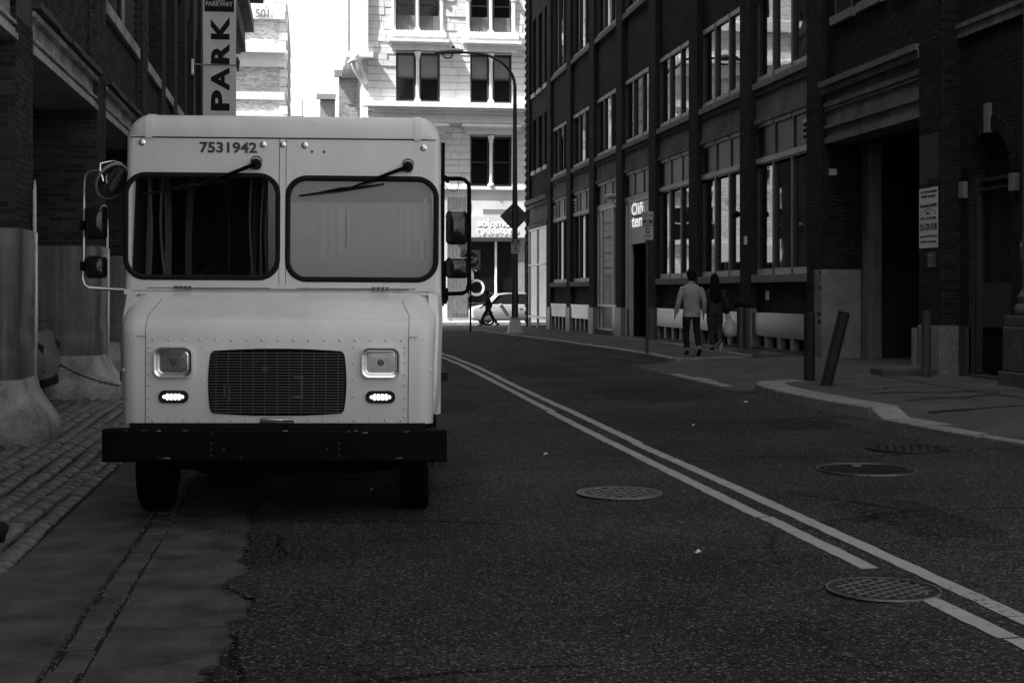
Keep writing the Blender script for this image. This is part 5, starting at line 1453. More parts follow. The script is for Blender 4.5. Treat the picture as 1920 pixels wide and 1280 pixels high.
# shop front at street level
pb(3.6, 8.6, FY-.04, FY+.5, -.2, 6.2, 'far_pale', 'shop_wall')
for k in range(16): pb(8.05-.0+k*.0, 8.07, FY-.05, FY-.04, 1, 6, 'stone_sill', 'groove') if False else None
rb_ = pb(8.25, 9.5, FY-.10, FY-.04, .2, 7.4, 'sign_grey', 'ribbed_panel')
for k in range(15): pb(8.28+k*.08, 8.31+k*.08, FY-.13, FY-.10, .2, 7.4, 'stone_sill', 'rib', rb_)
fs = pb(8.6, 40, FY-.30, FY+.1, 4.95, 6.2, 'fascia_grey', 'shop_fascia')
text('solomon', 2.3, .45, 'sign_bright', fs, (11.15, FY-.32, 5.80), FACE_CAM, bold=.03); text('ruddstone', 2.5, .42, 'sign_bright', fs, (11.25, FY-.32, 5.40), FACE_CAM, bold=.03)
text('J E W E L E R S', 2.3, .12, 'sign_bright', fs, (11.2, FY-.32, 5.12), FACE_CAM, bold=.02)
pb(8.6, 40, FY-.06, FY+.1, 4.72, 4.95, 'sign_grey', 'head_rail')
pb(8.6, 40, FY+.1, FY+.14, .5, 4.72, 'shop_glass', 'shop_window')
for x in (9.45, 11.18, 13.2, 15.4): pb(x-.06, x+.06, FY+.0, FY+.1, .4, 4.72, 'limestone_trim', 'mullion')
pb(12.35, 12.9, FY-.05, FY+.1, .4, 4.72, 'stone_sill', 'pilaster')
pb(8.6, 40, FY-.1, FY+.2, -.2, .45, 'far_pale', 'stall_riser')
# white roundel motif on the window: a ring with a rounded stem and drop
lg = thing('window_decal', 'white ring-shaped decal on the dark shop window behind the stop sign', 'decal', (0,0,0))
mb = MB(); rr_ = [[(10.02+q_*math.cos(R(a)), FY+.085, 1.98+q_*math.sin(R(a))) for q_ in (.36,.50)] + [(10.02+q_*math.cos(R(a)), FY+.095, 1.98+q_*math.sin(R(a))) for q_ in (.50,.36)] for a in range(0, 361, 12)]
mb.rings([[r0[0], r0[1], r0[2], r0[3]] for r0 in rr_]); mb.build('ring', 'sign_white', lg)
mb = MB(); mb.rings([[(9.62+r_*math.cos(R(a)), FY+y_, 2.65+1.7*r_*math.sin(R(a))) for a in range(0,360,20)] for r_, y_ in ((.26,.095),(.26,.085))]); mb.rings([[(9.98+r_*math.cos(R(a)), FY+y_, 3.12+1.4*r_*math.sin(R(a))) for a in range(0,360,20)] for r_, y_ in ((.12,.095),(.12,.085))]); mb.build('drop', 'sign_white', lg)

# ================================================================== FAR LEFT BRICK BUILDING (sunlit)
fl = thing('brick_building', 'sunlit pale brick building with white stone bands beyond the cross street on the left', 'building')
def fb(x0, x1, y0, y1, z0, z1, mat, name='wall', **kw): return wallbox(x0, x1, y0, y1, z0, z1, mat, name, fl, **kw)
BY = 86.2
fb(-70, -1.35, BY, BY+20, -.3, 30, 'brick_tex_far')
for (a, b_, o_) in ((15.15,15.95,.25),(15.95,16.15,.5),(13.95-.75,13.95-.3,.12),(18.0,18.6,.2),(11.0,11.0,0)):
    if b_ > a: fb(-70, -1.25, BY-o_, BY-.005, a, b_, 'limestone_trim', 'band_course')
for i in range(30): fb(-1.55, -1.18+.1*(i % 2), BY-.06, BY+20, 3+i*.55, 3.5+i*.55, 'limestone_trim', 'quoin')
fb(-3.9, -1.3, BY-.4, BY-.005, 11.35, 12.3, 'limestone', 'bay_wall')
for x in (-4.2,-3.3,-2.4): fb(x, x+.5, BY-.44, BY-.38, 11.6, 12.2, 'far_pale', 'panel')
for i in range(12):
    for (z0, z1) in ((18.9, 21.4), (8.3, 10.6), (24, 27), (5, 7)):
        x = -3.9 - i*3.4; w_ = fb(x, x+1.4, BY-.02, BY-.005, z0, z1, 'dark_glass', 'window'); fb(x-.12, x+1.52, BY-.15, BY-.005, z0-.3, z0, 'limestone_trim', 'sill')
        wallbox(x+.06, x+1.34, BY-.04, BY-.02, z0+(z1-z0)/2-.05, z0+(z1-z0)/2+.05, 'frame_light', 'meeting_rail', w_)
text('501', .8, .5, 'sign_grey', fl, (-2.55, BY-.25, 18.3), FACE_CAM, bold=.02)
# street-level shop fronts (they show in the glass opposite)
for i, (a, b_, w1) in enumerate(((-10,-4,'sign_white'),(-17,-11,'sign_dark'),(-25,-18,'sign_white'),(-34,-26,'sign_grey'),(-44,-35,'sign_white'))):
    sf_ = fb(a, b_, BY-.2, BY-.03, 3.6, 4.7, w1, 'shop_fascia'); fb(a, b_, BY-.03, BY-.006, .5, 3.6, 'dark_glass', 'shop_window')
    for k in range(5): fb(a+(b_-a)*k/4-.07, a+(b_-a)*k/4+.07, BY-.12, BY-.031, .2, 3.6, 'limestone_trim', 'mullion')
# distant blocks up the street
for (x0, x1, Y, H, lab) in ((1.9, 5.5, 190, 27.2, 'low distant building with a cornice up the far street'), (3.45, 8.6, 150, 24.2, 'narrow distant brick building beside the stone building')):
    t = thing('distant_building', lab, 'building'); mt = 'stone_sill' if Y > 160 else 'brick_tex_distant'
    wallbox(x0, x1+12, Y, Y+20, -.3, H, mt, 'wall', t); wallbox(x0-.5, x1+12, Y-.6, Y, H, H+.7, 'stone_sill', 'cornice', t)
    for i in range(3):
        for k in range(5): wallbox(x0+.9+i*1.6, x0+1.6+i*1.6, Y-.05, Y-.01, H-2.8-k*3.2, H-1.2-k*3.2, 'sign_grey', 'window', t)
t = thing('fire_escape', 'dark iron balcony on the edge of the far left brick building', 'balcony', (-1.1, 88, 12.4))
wallbox(-.1, 1.0, 0, 1.2, 0, .08, 'sign_grey', 'platform', t)
for k in range(3): wallbox(.9, .96, k*.55, k*.55+.06, .08, 1.0, 'sign_grey', 'post', t)
wallbox(.9, .96, 0, 1.2, 1.0, 1.06, 'sign_grey', 'handrail', t)

# ================================================================== VEHICLES
def make_car(name, label, paint, L_, Wd, H, loc, rz, suv):
    """nose towards local -x; rear at +x. side outline lofted across the width with tumblehome"""
    t = thing(name, label, 'car', loc, rz)
    hw = Wd/2
    if suv: low = [(-.0,.45),(-.03,.80),(.05,1.0),(.6,1.12),(.95,1.16),(L_-.25,1.16),(L_-.06,1.10),(L_,.80),(L_-.02,.45),(L_-.15,.28),(.2,.28)]; top = [(.85,1.12),(1.45,H-.07),(1.95,H),(L_-.9,H-.02),(L_-.45,H-.12),(L_-.16,1.14)]
    else: low = [(0,.42),(-.02,.62),(.10,.74),(1.1,.90),(1.4,.94),(L_-.95,1.0),(L_-.30,1.04),(L_-.08,1.00),(L_+.02,.72),(L_+.03,.50),(L_-.05,.30),(.2,.24)]; top = [(1.35,.93),(2.05,H-.05),(2.5,H),(3.2,H-.02),(3.9,1.10),(4.15,1.0)]
    mb = MB(); rings = []
    for f_, ins in ((-1,.10),(-.985,.03),(-.93,0),(-.5,-.015),(0,-.03),(.5,-.015),(.93,0),(.985,.03),(1,.10)):
        c0 = (L_/2, .62); rings.append([(c0[0]+(x-c0[0])*(1-ins*.5), f_*hw, c0[1]+(z-c0[1])*(1-ins)) for x, z in low])
    mb.rings(rings); mb.build('body', paint, t, smooth=35)
    mb = MB(); rings = []
    for f_, k in ((-1,0),(-.97,.5),(-.8,1),(0,1.03),(.8,1),(.97,.5),(1,0)):
        w2 = hw*.80; 
        ring = []
        for x, z in top:
            zz__ = z if k else z
            ring.append((x, f_*w2*(1.12 if z < 1.2 else .97), z if abs(f_) < .95 else z-.03*(1 if z > 1.2 else 0)))
        rings.append(ring)
    mb.rings(rings); cab = mb.build('cabin', 'car_glass', t, smooth=35)
    # roof skin and pillars over the dark glasshouse
    mb = MB(); rf = [p for p in top if p[1] > H-.16]
    rings = [[(x, f_*hw*.80, z+dz) for x, z in rf for dz in (0,)] + [(x, f_*hw*.80, z-.05) for x, z in rf[::-1]] for f_ in (-.99,-.8,0,.8,.99)]
    for rg in rings:
        for i, p in enumerate(rg): rg[i] = (p[0], p[1], p[2] + .012 - (.02 if abs(p[1]) > hw*.75 else 0))
    mb.rings(rings); mb.build('roof', paint, t, smooth=35)
    for sd in (-1, 1):
        for (a, b_) in ((top[0], top[1]), (top[-1], top[-2]), ((top[0][0]+1.6, 1.1), (top[1][0]+.95, H-.06))):
            mb = MB(); mb.tube([(a[0], sd*hw*.885, a[1]), (b_[0], sd*hw*.79, b_[1])], .045, 6); mb.build('pillar', paint, t)
        for wx in (.85, L_-.95):
            rad = .36 if suv else .32
            mb = MB(); mb.rings([[(wx+rad*k*math.cos(2*math.pi*q/28), sd*y_, rad+rad*k*math.sin(2*math.pi*q/28)) for q in range(28)] for k, y_ in ((.62,hw-.22),(.97,hw-.21),(1,hw-.16),(1,hw-.04),(.96,hw+.005),(.66,hw+.01),(.64,hw-.02))]); wh = mb.build('wheel', 'tyre', t, smooth=30)
            mb = MB(); mb.rings([[(wx+rad*1.18*math.cos(math.pi*q/12), sd*y_, rad+rad*1.18*math.sin(math.pi*q/12)) for q in range(13)] for y_ in (hw-.03, hw-.012)]); mb.build('wheel_arch', 'void', t)
            mb = MB(); mb.rings([[(wx+rad*k*math.cos(2*math.pi*q/24), sd*y_, rad+rad*k*math.sin(2*math.pi*q/24)) for q in range(24)] for k, y_ in ((.64,hw-.03),(.64,hw-.005),(.55,hw-.03),(.2,hw-.02),(.12,hw+.0),(.02,hw+.0))]); mb.build('rim', 'alu', wh, smooth=30)
            for q in range(7):
                a = 2*math.pi*q/7; mb = MB(); mb.tube([(wx+rad*.28*math.cos(a), sd*(hw-.012), rad+rad*.28*math.sin(a)), (wx+rad*.5*math.cos(a), sd*(hw-.012), rad+rad*.5*math.sin(a))], [.02,.035], 6); mb.build('rim_gap', 'void', wh)
        mb = MB(); mb.rings([[(p[0], p[1], p[2]) for p in [(-.01,sd*(hw-.45),.66),(-.01,sd*(hw-.45),.80),(.18,sd*(hw-.04),.86),(.12,sd*(hw-.02),.70)]], [(p[0]+.03, p[1], p[2]) for p in [(-.01,sd*(hw-.45),.66),(-.01,sd*(hw-.45),.80),(.18,sd*(hw-.04),.86),(.12,sd*(hw-.02),.70)]]]); mb.build('headlight', 'lens' if False else 'steel', t)
        zt_ = .98 if suv else .86
        mb = MB(); mb.tube([(L_-.22, sd*(hw-.005), zt_-.02), (L_-.10, sd*(hw-.05), zt_-.05), (L_+.0, sd*(hw-.22), zt_-.09)], [(.05,.09),(.08,.12),(.05,.09)], 8); mb.build('tail_lamp', 'sign_dark', t, smooth=True)
        mb = MB(); mb.box(1.45, 1.62, sd*(hw+.02)-.08, sd*(hw+.02)+.08, 1.08, 1.20); mb.build('wing_mirror', paint, t, bevel=.03)
        for x in (2.55, 3.45): 
            mb = MB(); mb.box(x, x+.16, sd*(hw-.0)-.012, sd*(hw-.0)+.018, .92 if suv else .80, .95 if suv else .83); mb.build('door_handle', 'chrome', t)
    mb = MB(); mb.box(-.03, .02, -.5, .5, .5, .68); mb.build('grille', 'dark_steel', t, bevel=.01)
    if not suv:
        mb = MB(); mb.rings([[(L_-.42, y_, 1.075),(L_-.06, y_, 1.145),(L_-.05, y_, 1.165),(L_-.42, y_, 1.095)] for y_ in (-hw*.8,-hw*.7,0,hw*.7,hw*.8)]); mb.build('spoiler', paint, t, smooth=30)
        mb = MB(); mb.tube([(L_+.035, -hw*.85, .50), (L_+.045, 0, .50), (L_+.035, hw*.85, .50)], .012, 6); mb.build('bumper_trim', 'dark_steel', t)
        mb = MB(); mb.box(L_-.30, L_+.025, -hw*.8, hw*.8, .27, .40); mb.build('bumper_skirt', 'black_rubber', t, bevel=.03)
    return t
make_car('parked_car', 'silver estate car parked side-on in the bright cross street behind the walking figure', 'car_pale', 4.75, 1.86, 1.78, (8.95, 77.4, -.12), 0, True)
# sedan nosed into the arcade between the clad piers, only its tail showing
make_car('parked_car', 'silver saloon parked in the arcade, its tail showing between two clad piers', 'car_silver', 4.6, 1.76, 1.42, (-3.75-4.62, 21.9, .0), 0, False).scale = (1, 1, 1.12)

# ================================================================== STREET FURNITURE
def base(u, y, right=True): return zs(u, y) if right else zr(u, y)
# street lamp
LX, LY = W(7.80, 53)
lz = base(LX, LY)
lp = thing('street_lamp', 'tall curved-arm street lamp on a square tapered base at the far kerb', 'street lamp', (LX, LY, lz))
mb = MB(); mb.rings([[(s_*cx_, s_*cy_, z) for cx_, cy_ in ((1,1),(-1,1),(-1,-1),(1,-1))] for z, s_ in ((0,.30),(.05,.30),(.06,.25),(.55,.17),(.56,.19),(.60,.19))]); mb.build('base', 'galv', lp)
mb = MB(); mb.tube([(0,0,.58),(0,0,4),(0,0,9.2)], [.125,.105,.065], 14); mb.build('pole', 'dark_steel', lp, smooth=True)
arm = [(0,0,9.2)] + [(-.0-1.55*(1-math.cos(R(a))), 0, 9.2+1.55*.78*math.sin(R(a))) for a in range(10, 91, 10)] + [(-2.0,0,10.43)]
mb = MB(); mb.tube(arm, [.062-.002*i for i in range(len(arm))], 10); mb.build('arm', 'dark_steel', lp, smooth=True)
mb = MB(); mb.tube([(-1.95,0,10.44),(-2.15,0,10.46),(-2.5,0,10.46),(-2.85,0,10.40),(-3.02,0,10.34)], [(.08,.07),(.16,.11),(.20,.12),(.14,.09),(.05,.04)], 12); hd = mb.build('lamp_head', 'galv', lp, smooth='all')
mb = MB(); mb.stack(-2.52, 0, [(10.36,.21,.15),(10.26,.19,.14),(10.18,.11,.08)], 16); mb.build('lamp_glass', 'lens', hd, smooth='all')
mb = MB(); mb.stack(-2.3, 0, [(10.55,.05),(10.64,.05),(10.66,.02)], 10); mb.build('photocell', 'black_rubber', hd, smooth=True)
mb = MB(); mb.tube([(0,0,4.35),(0,0,4.42)], .125, 14); mb.build('band', 'dark_steel', lp)
# diamond sign seen from behind, and no-stopping plate
dm = thing('warning_sign', 'diamond-shaped road sign seen from its dark back on the street lamp pole', 'sign', (LX, LY, lz))
mb = MB(); mb.prism([(-.53,4.36),(-.02,3.83),(.02,3.83),(.53,4.36),(.53,4.40),(.02,4.90),(-.02,4.90),(-.53,4.40)], 'y', .13, .135); mb.build('plate', 'dark_steel', dm)
for z in (4.15, 4.6):
    mb = MB(); mb.box(-.15,.15,.10,.13,z-.02,z+.02); mb.build('bracket', 'galv', dm)
def nostop(parent_name, label, x, y, z0, w_, h_, loc_z, rz=0, dy=-.05):
    t = thing(parent_name, label, 'sign', (x, y+dy, loc_z), rz)
    mb = MB(); pts = rrect(0, z0+h_/2, w_, h_, .03, 4); mb.prism([(p[0], p[1]) for p in pts], 'y', 0, .004); mb.build('plate', 'frame_light', t)
    mb = MB(); mb.box(-w_*.44, w_*.44, -.002, 0, z0+h_*.66, z0+h_*.96); mb.build('dark_panel', 'sign_black', t)
    text('NO', w_*.28, h_*.10, 'sign_white', t, (0, -.004, z0+h_*.89), FACE_CAM, bold=.02); text('STOPPING', w_*.78, h_*.11, 'sign_white', t, (0, -.004, z0+h_*.745), FACE_CAM, bold=.02)
    text('ANY', w_*.38, h_*.13, 'ink', t, (0, -.004, z0+h_*.54), FACE_CAM, bold=.02); text('TIME', w_*.44, h_*.13, 'ink', t, (0, -.004, z0+h_*.36), FACE_CAM, bold=.02)
    mb = MB(); mb.box(-w_*.22, w_*.22, -.003, -.001, z0+h_*.165, z0+h_*.20)
    for s in (-1, 1): mb.prism([(s*w_*.33, z0+h_*.182), (s*w_*.2, z0+h_*.23), (s*w_*.2, z0+h_*.135)], 'y', -.003, -.001)
    mb.build('arrow', 'ink', t); return t
nostop('parking_sign', 'small no stopping any time sign on the street lamp pole', LX, LY, 2.98, .34, .52, lz, 0, -.14)
# kerbside pole with two plates
SX, SY = W(7.49, 31.2); sz = base(SX, SY)
sp_ = thing('sign_post', 'thin steel post at the kerb carrying the no stopping plate', 'post', (SX, SY, sz))
mb = MB(); mb.tube([(0,0,0),(0,0,3.10)], .036, 10); mb.build('post', 'dark_steel', sp_, smooth=True)
nostop('parking_sign', 'no stopping any time sign on the thin kerbside post behind the couple', SX, SY, 2.48, .25, .46, sz, -R(4))
t = thing('parking_sign', 'small horizontal plate above the no stopping sign on the kerbside post', 'sign', (SX, SY-.045, sz+3.02), -R(4))
mb = MB(); mb.prism(rrect(.0, .0, .26, .16, .02, 4), 'y', 0, .004); mb.build('plate', 'frame_light', t)
text('PARKING', .10, .03, 'ink', t, (-.06, -.003, .03), FACE_CAM, bold=.02); text('ZONE', .08, .03, 'ink', t, (-.06, -.003, -.02), FACE_CAM, bold=.02)
mb = MB(); mb.box(.0, .09, -.003, -.001, -.006, .008); mb.prism([(.115,.0),(.08,.025),(.08,-.022)], 'y', -.003, -.001); mb.build('arrow', 'ink', t)
# stop sign
TX, TY = W(7.13, 61.5); tz = zr(TX, TY)+.05
st = thing('stop_sign', 'octagonal stop sign on a thin dark pole, partly hidden by the van mirror', 'sign', (TX, TY, tz))
mb = MB(); mb.tube([(0,0,0),(0,0,3.55)], .04, 8); mb.build('post', 'black_paint', st, smooth=True)
def octo(rad): return [(rad*math.cos(R(22.5+45*k)), 3.10+rad*math.sin(R(22.5+45*k))) for k in range(8)]
mb = MB(); mb.box(-.43,.43,-.045,-.04,2.67,3.53); mb.build('backing_plate', 'sign_grey', st)
mb = MB(); mb.prism(octo(.41), 'y', -.052, -.046); mb.build('border', 'sign_white', st)
mb = MB(); mb.prism(octo(.385), 'y', -.056, -.053); mb.build('face', 'sign_black', st)
text('STOP', .62, .26, 'sign_white', st, (0, -.058, 3.10), FACE_CAM, bold=.02)
# bollards
BX, BYY = W(7.9, 22.3)
def bollard(name, label, loc, rot, r_, h_, mat='bollard_dark', cap=False):
    t = thing(name, label, 'bollard', loc); t.rotation_euler = rot
    secs = [(-.25,r_),(h_,r_)] + ([(h_+.01,r_*1.02),(h_+.05,r_*.8),(h_+.07,r_*.3)] if cap else [(h_,r_*.9),(h_-.01,r_*.88)])
    mb = MB(); mb.stack(0,0,secs,20); mb.build('post', mat, t, smooth=40); return t
bollard('bollard', 'upright flat-topped dark steel bollard at the kerb corner, left of the leaning one', (BX, BYY, kt(BX, BYY)+.0), (0,0,0), .086, 1.07)
BX2, BY2 = W(7.72, 21.1)
bollard('bollard', 'leaning dark steel bollard at the kerb corner, tipped to the right', (BX2, BY2, kt(BX2, BY2)-.01), (0, R(14.5), 0), .086, 1.13)
BX3, BY3 = W(9.92, 22.05)
bollard('bollard', 'grey round bollard standing against the brick pier by the garage mouth', (BX3, 21.55, zn(BX3, 21.5)), (0,0,0), .072, 1.06, 'bollard_grey')
# tow-away notices
def tow_sign(t, w_, h_, rot, big):
    mb = MB(); mb.prism(rrect(0, 0, w_, h_, .02, 3), 'y', 0, .006); pl_ = mb.build('plate', 'sign_white', t)
    rows_ = [('Cars Parked Illegally', .90, .055, .43), ('Will Be Towed By', .76, .055, .355), ('George Smith', .90, .085, .20), ('Inc.', .22, .05, .085), ('5700 S. 61st St. Phila.', .84, .045, -.005), ('215-729-9100', .92, .115, -.15), ('Charges $175.00 Towing', .92, .045, -.31), ('$25.00 Per Day Storage', .84, .045, -.40)]
    for s_, ww, hh, zc in rows_: text(s_, w_*ww, h_*hh, 'ink', t, (0, -.002, h_*zc), FACE_CAM, bold=.018)
    mb = MB(); mb.tube([(w_*.42*math.sin(R(a)), -.002, h_*.145 - h_*.06*(1-math.cos(R(a)))*2 ) for a in range(-80, 81, 16)], .004, 4); mb.build('rule', 'ink', t)
t = thing('tow_sign', 'tall white tow-away notice with a phone number on the brick pier at right', 'sign', (FR-.016, 22.47, 2.94), R(-90)); tow_sign(t, .72, 1.0, 0, 1)
t = thing('tow_sign', 'white tow-away notice on the left building, mostly hidden behind the van', 'sign', (-3.33, 24.32, 2.98), 0); tow_sign(t, .66, .68, 0, 0)
t.location = (LF+.42, 30.9, 3.28); tw = wallbox(-.6, .3, .02, .3, -4, 4, 'dark_under', 'wall', t) if False else None
t = thing('notice', 'small dark notice under the tow-away sign on the pier', 'sign', (FR-.014, 22.36, 2.24), R(-90))
mb = MB(); mb.box(-.16,.16,0,.005,-.13,.13); mb.build('plate', 'sign_dark', t); text('NO PARKING', .24, .05, 'sign_grey', t, (0,-.003,.07), FACE_CAM); text('PRIVATE', .22, .05, 'sign_grey', t, (0,-.003,-.02), FACE_CAM); text('DRIVEWAY', .2, .04, 'sign_grey', t, (0,-.003,-.09), FACE_CAM)
t = thing('notice', 'dark no parking notice on the brick wall beside the arched doorway', 'sign', (X2-.012, 19.92, 2.32), R(-90))
mb = MB(); mb.box(-.15,.15,0,.005,-.17,.17); mb.build('plate', 'sign_dark', t); text('NO PARKING', .26, .06, 'frame_light', t, (0,-.003,.09), FACE_CAM, bold=.02); text('PRIVATE', .22, .05, 'sign_grey', t, (0,-.003,-.01), FACE_CAM); text('DRIVEWAY', .2, .04, 'sign_grey', t, (0,-.003,-.10), FACE_CAM)
# banner
NX, NY = -3.27, 42.6
bn = thing('banner', 'tall white vertical banner reading PARK with a dark PARKWAY panel at its head', 'banner', (-2.98, NY, 0))
zt0 = 1.7 + (548+30)/2667*42.5
mid = 1.7 + (548-129)/2667*42.5
def cloth(z0, z1, seed):
    r = random.Random(seed); nx, nz = 14, 36; mb = MB(); vs = []
    for j in range(nz+1):
        for i in range(nx+1):
            a = i/nx; z = z0 + (z1-z0)*j/nz
            y = .02*math.sin(a*4+z*.9+seed) + .03*math.sin(a*9+z*2.3)*math.exp(-abs(z-mid)*1.3) + .012*math.sin(z*3+a*3)
            vs.append((a*.955, y, z))
    k = nx+1; mb.add(vs, [(j*k+i, j*k+i+1, (j+1)*k+i+1, (j+1)*k+i) for j in range(nz) for i in range(nx)])
    return mb.build('cloth', 'banner_vinyl', bn, smooth='all', recalc=False)
cloth(6.2, mid-.015, 1); cloth(mid+.015, zt0, 2)
pxz = lambda py: 1.7 + (548-py)/2667*42.5
mb = MB(); mb.box(.045, .90, -.07, -.066, pxz(32), zt0); mb.build('dark_panel', 'ink', bn)
text('PARKWAY', .78, .14, 'vinyl_white', bn, (.475, -.074, pxz(17.5)), FACE_CAM, bold=.02)
mb = MB(); mb.box(.33, .34, -.075, -.072, pxz(11.5), pxz(-12)); mb.box(.62, .63, -.075, -.072, pxz(11.5), pxz(-12)); mb.box(.33, .63, -.0755, -.0725, pxz(12), pxz(11)); mb.prism([(.37,pxz(2)),(.46,pxz(4)),(.56,pxz(-6)),(.45,pxz(-3))], 'y', -.075, -.072); mb.build('emblem', 'vinyl_white', bn)
for ch, y0_, y1_ in (('K',41,83),('R',90,128),('A',134,177),('P',176,214)):
    text(ch, pxz(y0_)-pxz(y1_), .54, 'ink', bn, (.50, -.068, (pxz(y0_)+pxz(y1_))/2), (R(90), R(-90), 0), 'letter', bold=.045)
mb = MB(); mb.tube([(-.35,0,mid),(.98,0,mid)], .022, 8); mb.tube([(-.35,0,zt0),(.98,0,zt0)], .022, 8); mb.build('arm', 'galv', bn, smooth=True)
mb = MB(); mb.box(-.33,-.27,-.06,.06,mid-.3,mid+.15); mb.build('wall_bracket', 'metal_edge', bn)
mb = MB(); mb.tube([(.98,0,mid+.25),(1.01,0,mid+.1),(1.0,0,mid),(1.02,0,mid-.2)], [.02,.06,.05,.02], 6); mb.build('arm_end', 'dark_steel', bn)
# wall camera, switch boxes and small fittings
t = thing('wall_camera', 'white security camera on a bracket on the brick pilaster by the tall shop window', 'camera', (FR-.05, 46.3, 4.82))
mb = MB(); mb.tube([(0,0,-.25),(-.12,0,-.12),(-.16,0,0)], .02, 6); mb.build('bracket', 'galv', t); mb = MB(); mb.tube([(-.45,-.35,.02),(-.08,.05,.08)], .09, 10); mb.build('housing', 'sign_white', t, smooth=True)
for i, (y, z, lab) in enumerate(((32.42, 1.63, 'small white electrical box on the brick below the nearest tall window'), (33.0-.35, 2.92, 'small white box on the pilaster beside the nearest tall window'))):
    t = thing('electrical_box', lab, 'box', ((RC if i == 0 else FR)-.05, 31.2 if i == 0 else 32.4, z)); mb = MB(); mb.box(0,.045,-.07,.07,-.10,.10); mb.build('case', 'sign_white', t, bevel=.008)
t = thing('wall_lamp', 'small dark round lamp on the brick pilaster above the couple', 'lamp', (FR-.02, 32.7, 3.55))
mb = MB(); mb.tube([(0,0,0),(-.12,0,0)], .03, 8); mb.build('bracket', 'dark_steel', t); mb = MB(); mb.stack(-.14,0,[(-.08,.03),(-.05,.09),(.03,.1),(.08,.05)],14); mb.build('shade', 'black_paint', t, smooth=True)
t = thing('handrail', 'thin metal rail on the brick wall behind the woman', 'rail', (RC-.06, 35.2, 1.52)); mb = MB(); mb.tube([(0,-1.0,0),(0,.9,0)], .02, 6); mb.tube([(0,-.9,0),(.08,-.9,0)], .02, 6); mb.tube([(0,.8,0),(.08,.8,0)], .02, 6); mb.build('rail', 'galv', t)
t = thing('standpipe', 'dark capped fire pipe standing by the polished plinth between two windows', 'standpipe', (FR-.12, 32.45, zs(10, 32))); mb = MB(); mb.tube([(0,0,-.1),(0,0,.98)], .10, 12); mb.build('pipe', 'dark_steel', t, smooth=True); mb = MB(); mb.tube([(-.22,0,1.02),(.1,0,1.02)], .07, 10); mb.build('valve_head', 'black_paint', t, smooth=True)
# chain slung from pier to pier
ch = thing('chain', 'dark steel chain slung from the clad pier towards the van', 'chain', (0,0,0))
P0 = Vector((-3.62, 21.95, .62)); P1 = Vector((-2.62, 21.0, .36)); nL = 22
lk = MB(); ring = [(.030*math.cos(R(a)), 0, .017*math.sin(R(a))) for a in range(0, 361, 45)]; lk.tube(ring, .0065, 5, cap=False); lme = lk.mesh('chain_link'); lme.materials.append(M('black_paint')); lme.shade_smooth()
prev = None
for i in range(nL):
    t_ = (i+.5)/nL; p = P0.lerp(P1, t_) + Vector((0,0,-.10*4*t_*(1-t_)*.5)); q = P0.lerp(P1, t_+.02) + Vector((0,0,-.10*4*(t_+.02)*(1-t_-.02)*.5))
    d = (q-p).normalized(); o = bpy.data.objects.new('chain_link', lme); COL.objects.link(o); o.parent = ch
    o.matrix_world = Matrix.Translation(p) @ d.to_track_quat('X', 'Z').to_matrix().to_4x4() @ Matrix.Rotation(R(90)*(i % 2), 4, 'X')
# black foot at the edge of the setts
t = thing('rubber_stop', 'small rounded black block lying on the setts at the left edge of the picture', 'block', (-2.11, 10.05, 0.0)); mb = MB(); mb.tube([(-.25,0,.075),(.085,0,.075),(.10,0,.07)], [.075,.072,.05], 12); mb.build('block', 'black_rubber', t, smooth=True)

# ================================================================== MANHOLE COVERS
def manhole(label, x0, Z, dia, kind, seed):
    u, y = W(x0, Z); z = zr(u, y); r_ = dia/2
    t = thing('manhole_cover', label, 'manhole cover', (u, y, z)); t.rotation_euler = (0, 0, R(seed*17))
    def ringm(r0, r1, z0, z1):
        q = MB(); vs = []; k = 48
        for a in range(k):
            c_, s_ = math.cos(2*math.pi*a/k), math.sin(2*math.pi*a/k)
            vs += [(r0*c_, r0*s_, z0), (r0*c_, r0*s_, z1), (r1*c_, r1*s_, z1), (r1*c_, r1*s_, z0)]
        q.add(vs, [(4*a+j, 4*((a+1)%k)+j, 4*((a+1)%k)+(j+1)%4, 4*a+(j+1)%4) for a in range(k) for j in range(4)]); return q
    ringm(r_*(.975 if kind == 'sunk' else .955), r_, .004, .014).build('frame_ring', 'iron' if kind == 'studs2' else 'iron_rim', t)
    if kind == 'sunk':
        mb = MB(); mb.stack(0,0,[(.0075,.01),(.0074,r_*.95)],40); mb.build('cover', 'joint', t); ringm(r_*.80, r_*.84, .008, .011).build('ridge', 'iron', t)
        mb = MB(); mb.box(-.04,.04,r_*.5,r_*.5+.05,.008,.016); mb.build('lug', 'iron_rim', t); return
    mb = MB(); mb.stack(0,0,[(.0065,.01),(.0074,r_*.95)],40); cv_ = mb.build('cover', 'joint', t)
    ringm(r_*.83, r_*.95, .006, .013).build('rim', 'iron', t)
    mb = MB()
    if kind == 'grid':
        st_ = dia/(9.5 if seed == 2 else 8); lim = r_*.82
        for i in range(-6, 7):
            for ax in (0, 1):
                x = i*st_; 
                if abs(x) >= lim: continue
                h_ = math.sqrt(lim*lim-x*x); n2 = int(2*h_/st_)
                if ax == 0: mb.box(x-.008, x+.008, -h_, h_, .007, .0135)
                else: mb.box(-h_, h_, x-.008, x+.008, .0072, .0132)
    else:
        st_ = dia/9
        for i in range(-5, 6):
            for j in range(-5, 6):
                x = (i+.5*(j % 2))*st_; y_ = j*st_*.9
                if math.hypot(x, y_) < r_*.80: mb.stack(x, y_, [(.007,.027),(.0125,.023),(.015,.012)], 6)
    o = mb.build('tread_pattern', 'iron' if kind == 'studs2' else 'iron_rim', t); o['kind'] = 'stuff'
manhole('studded round manhole cover left of the double line', 2.56, 11.6, .70, 'grid', 2.6)
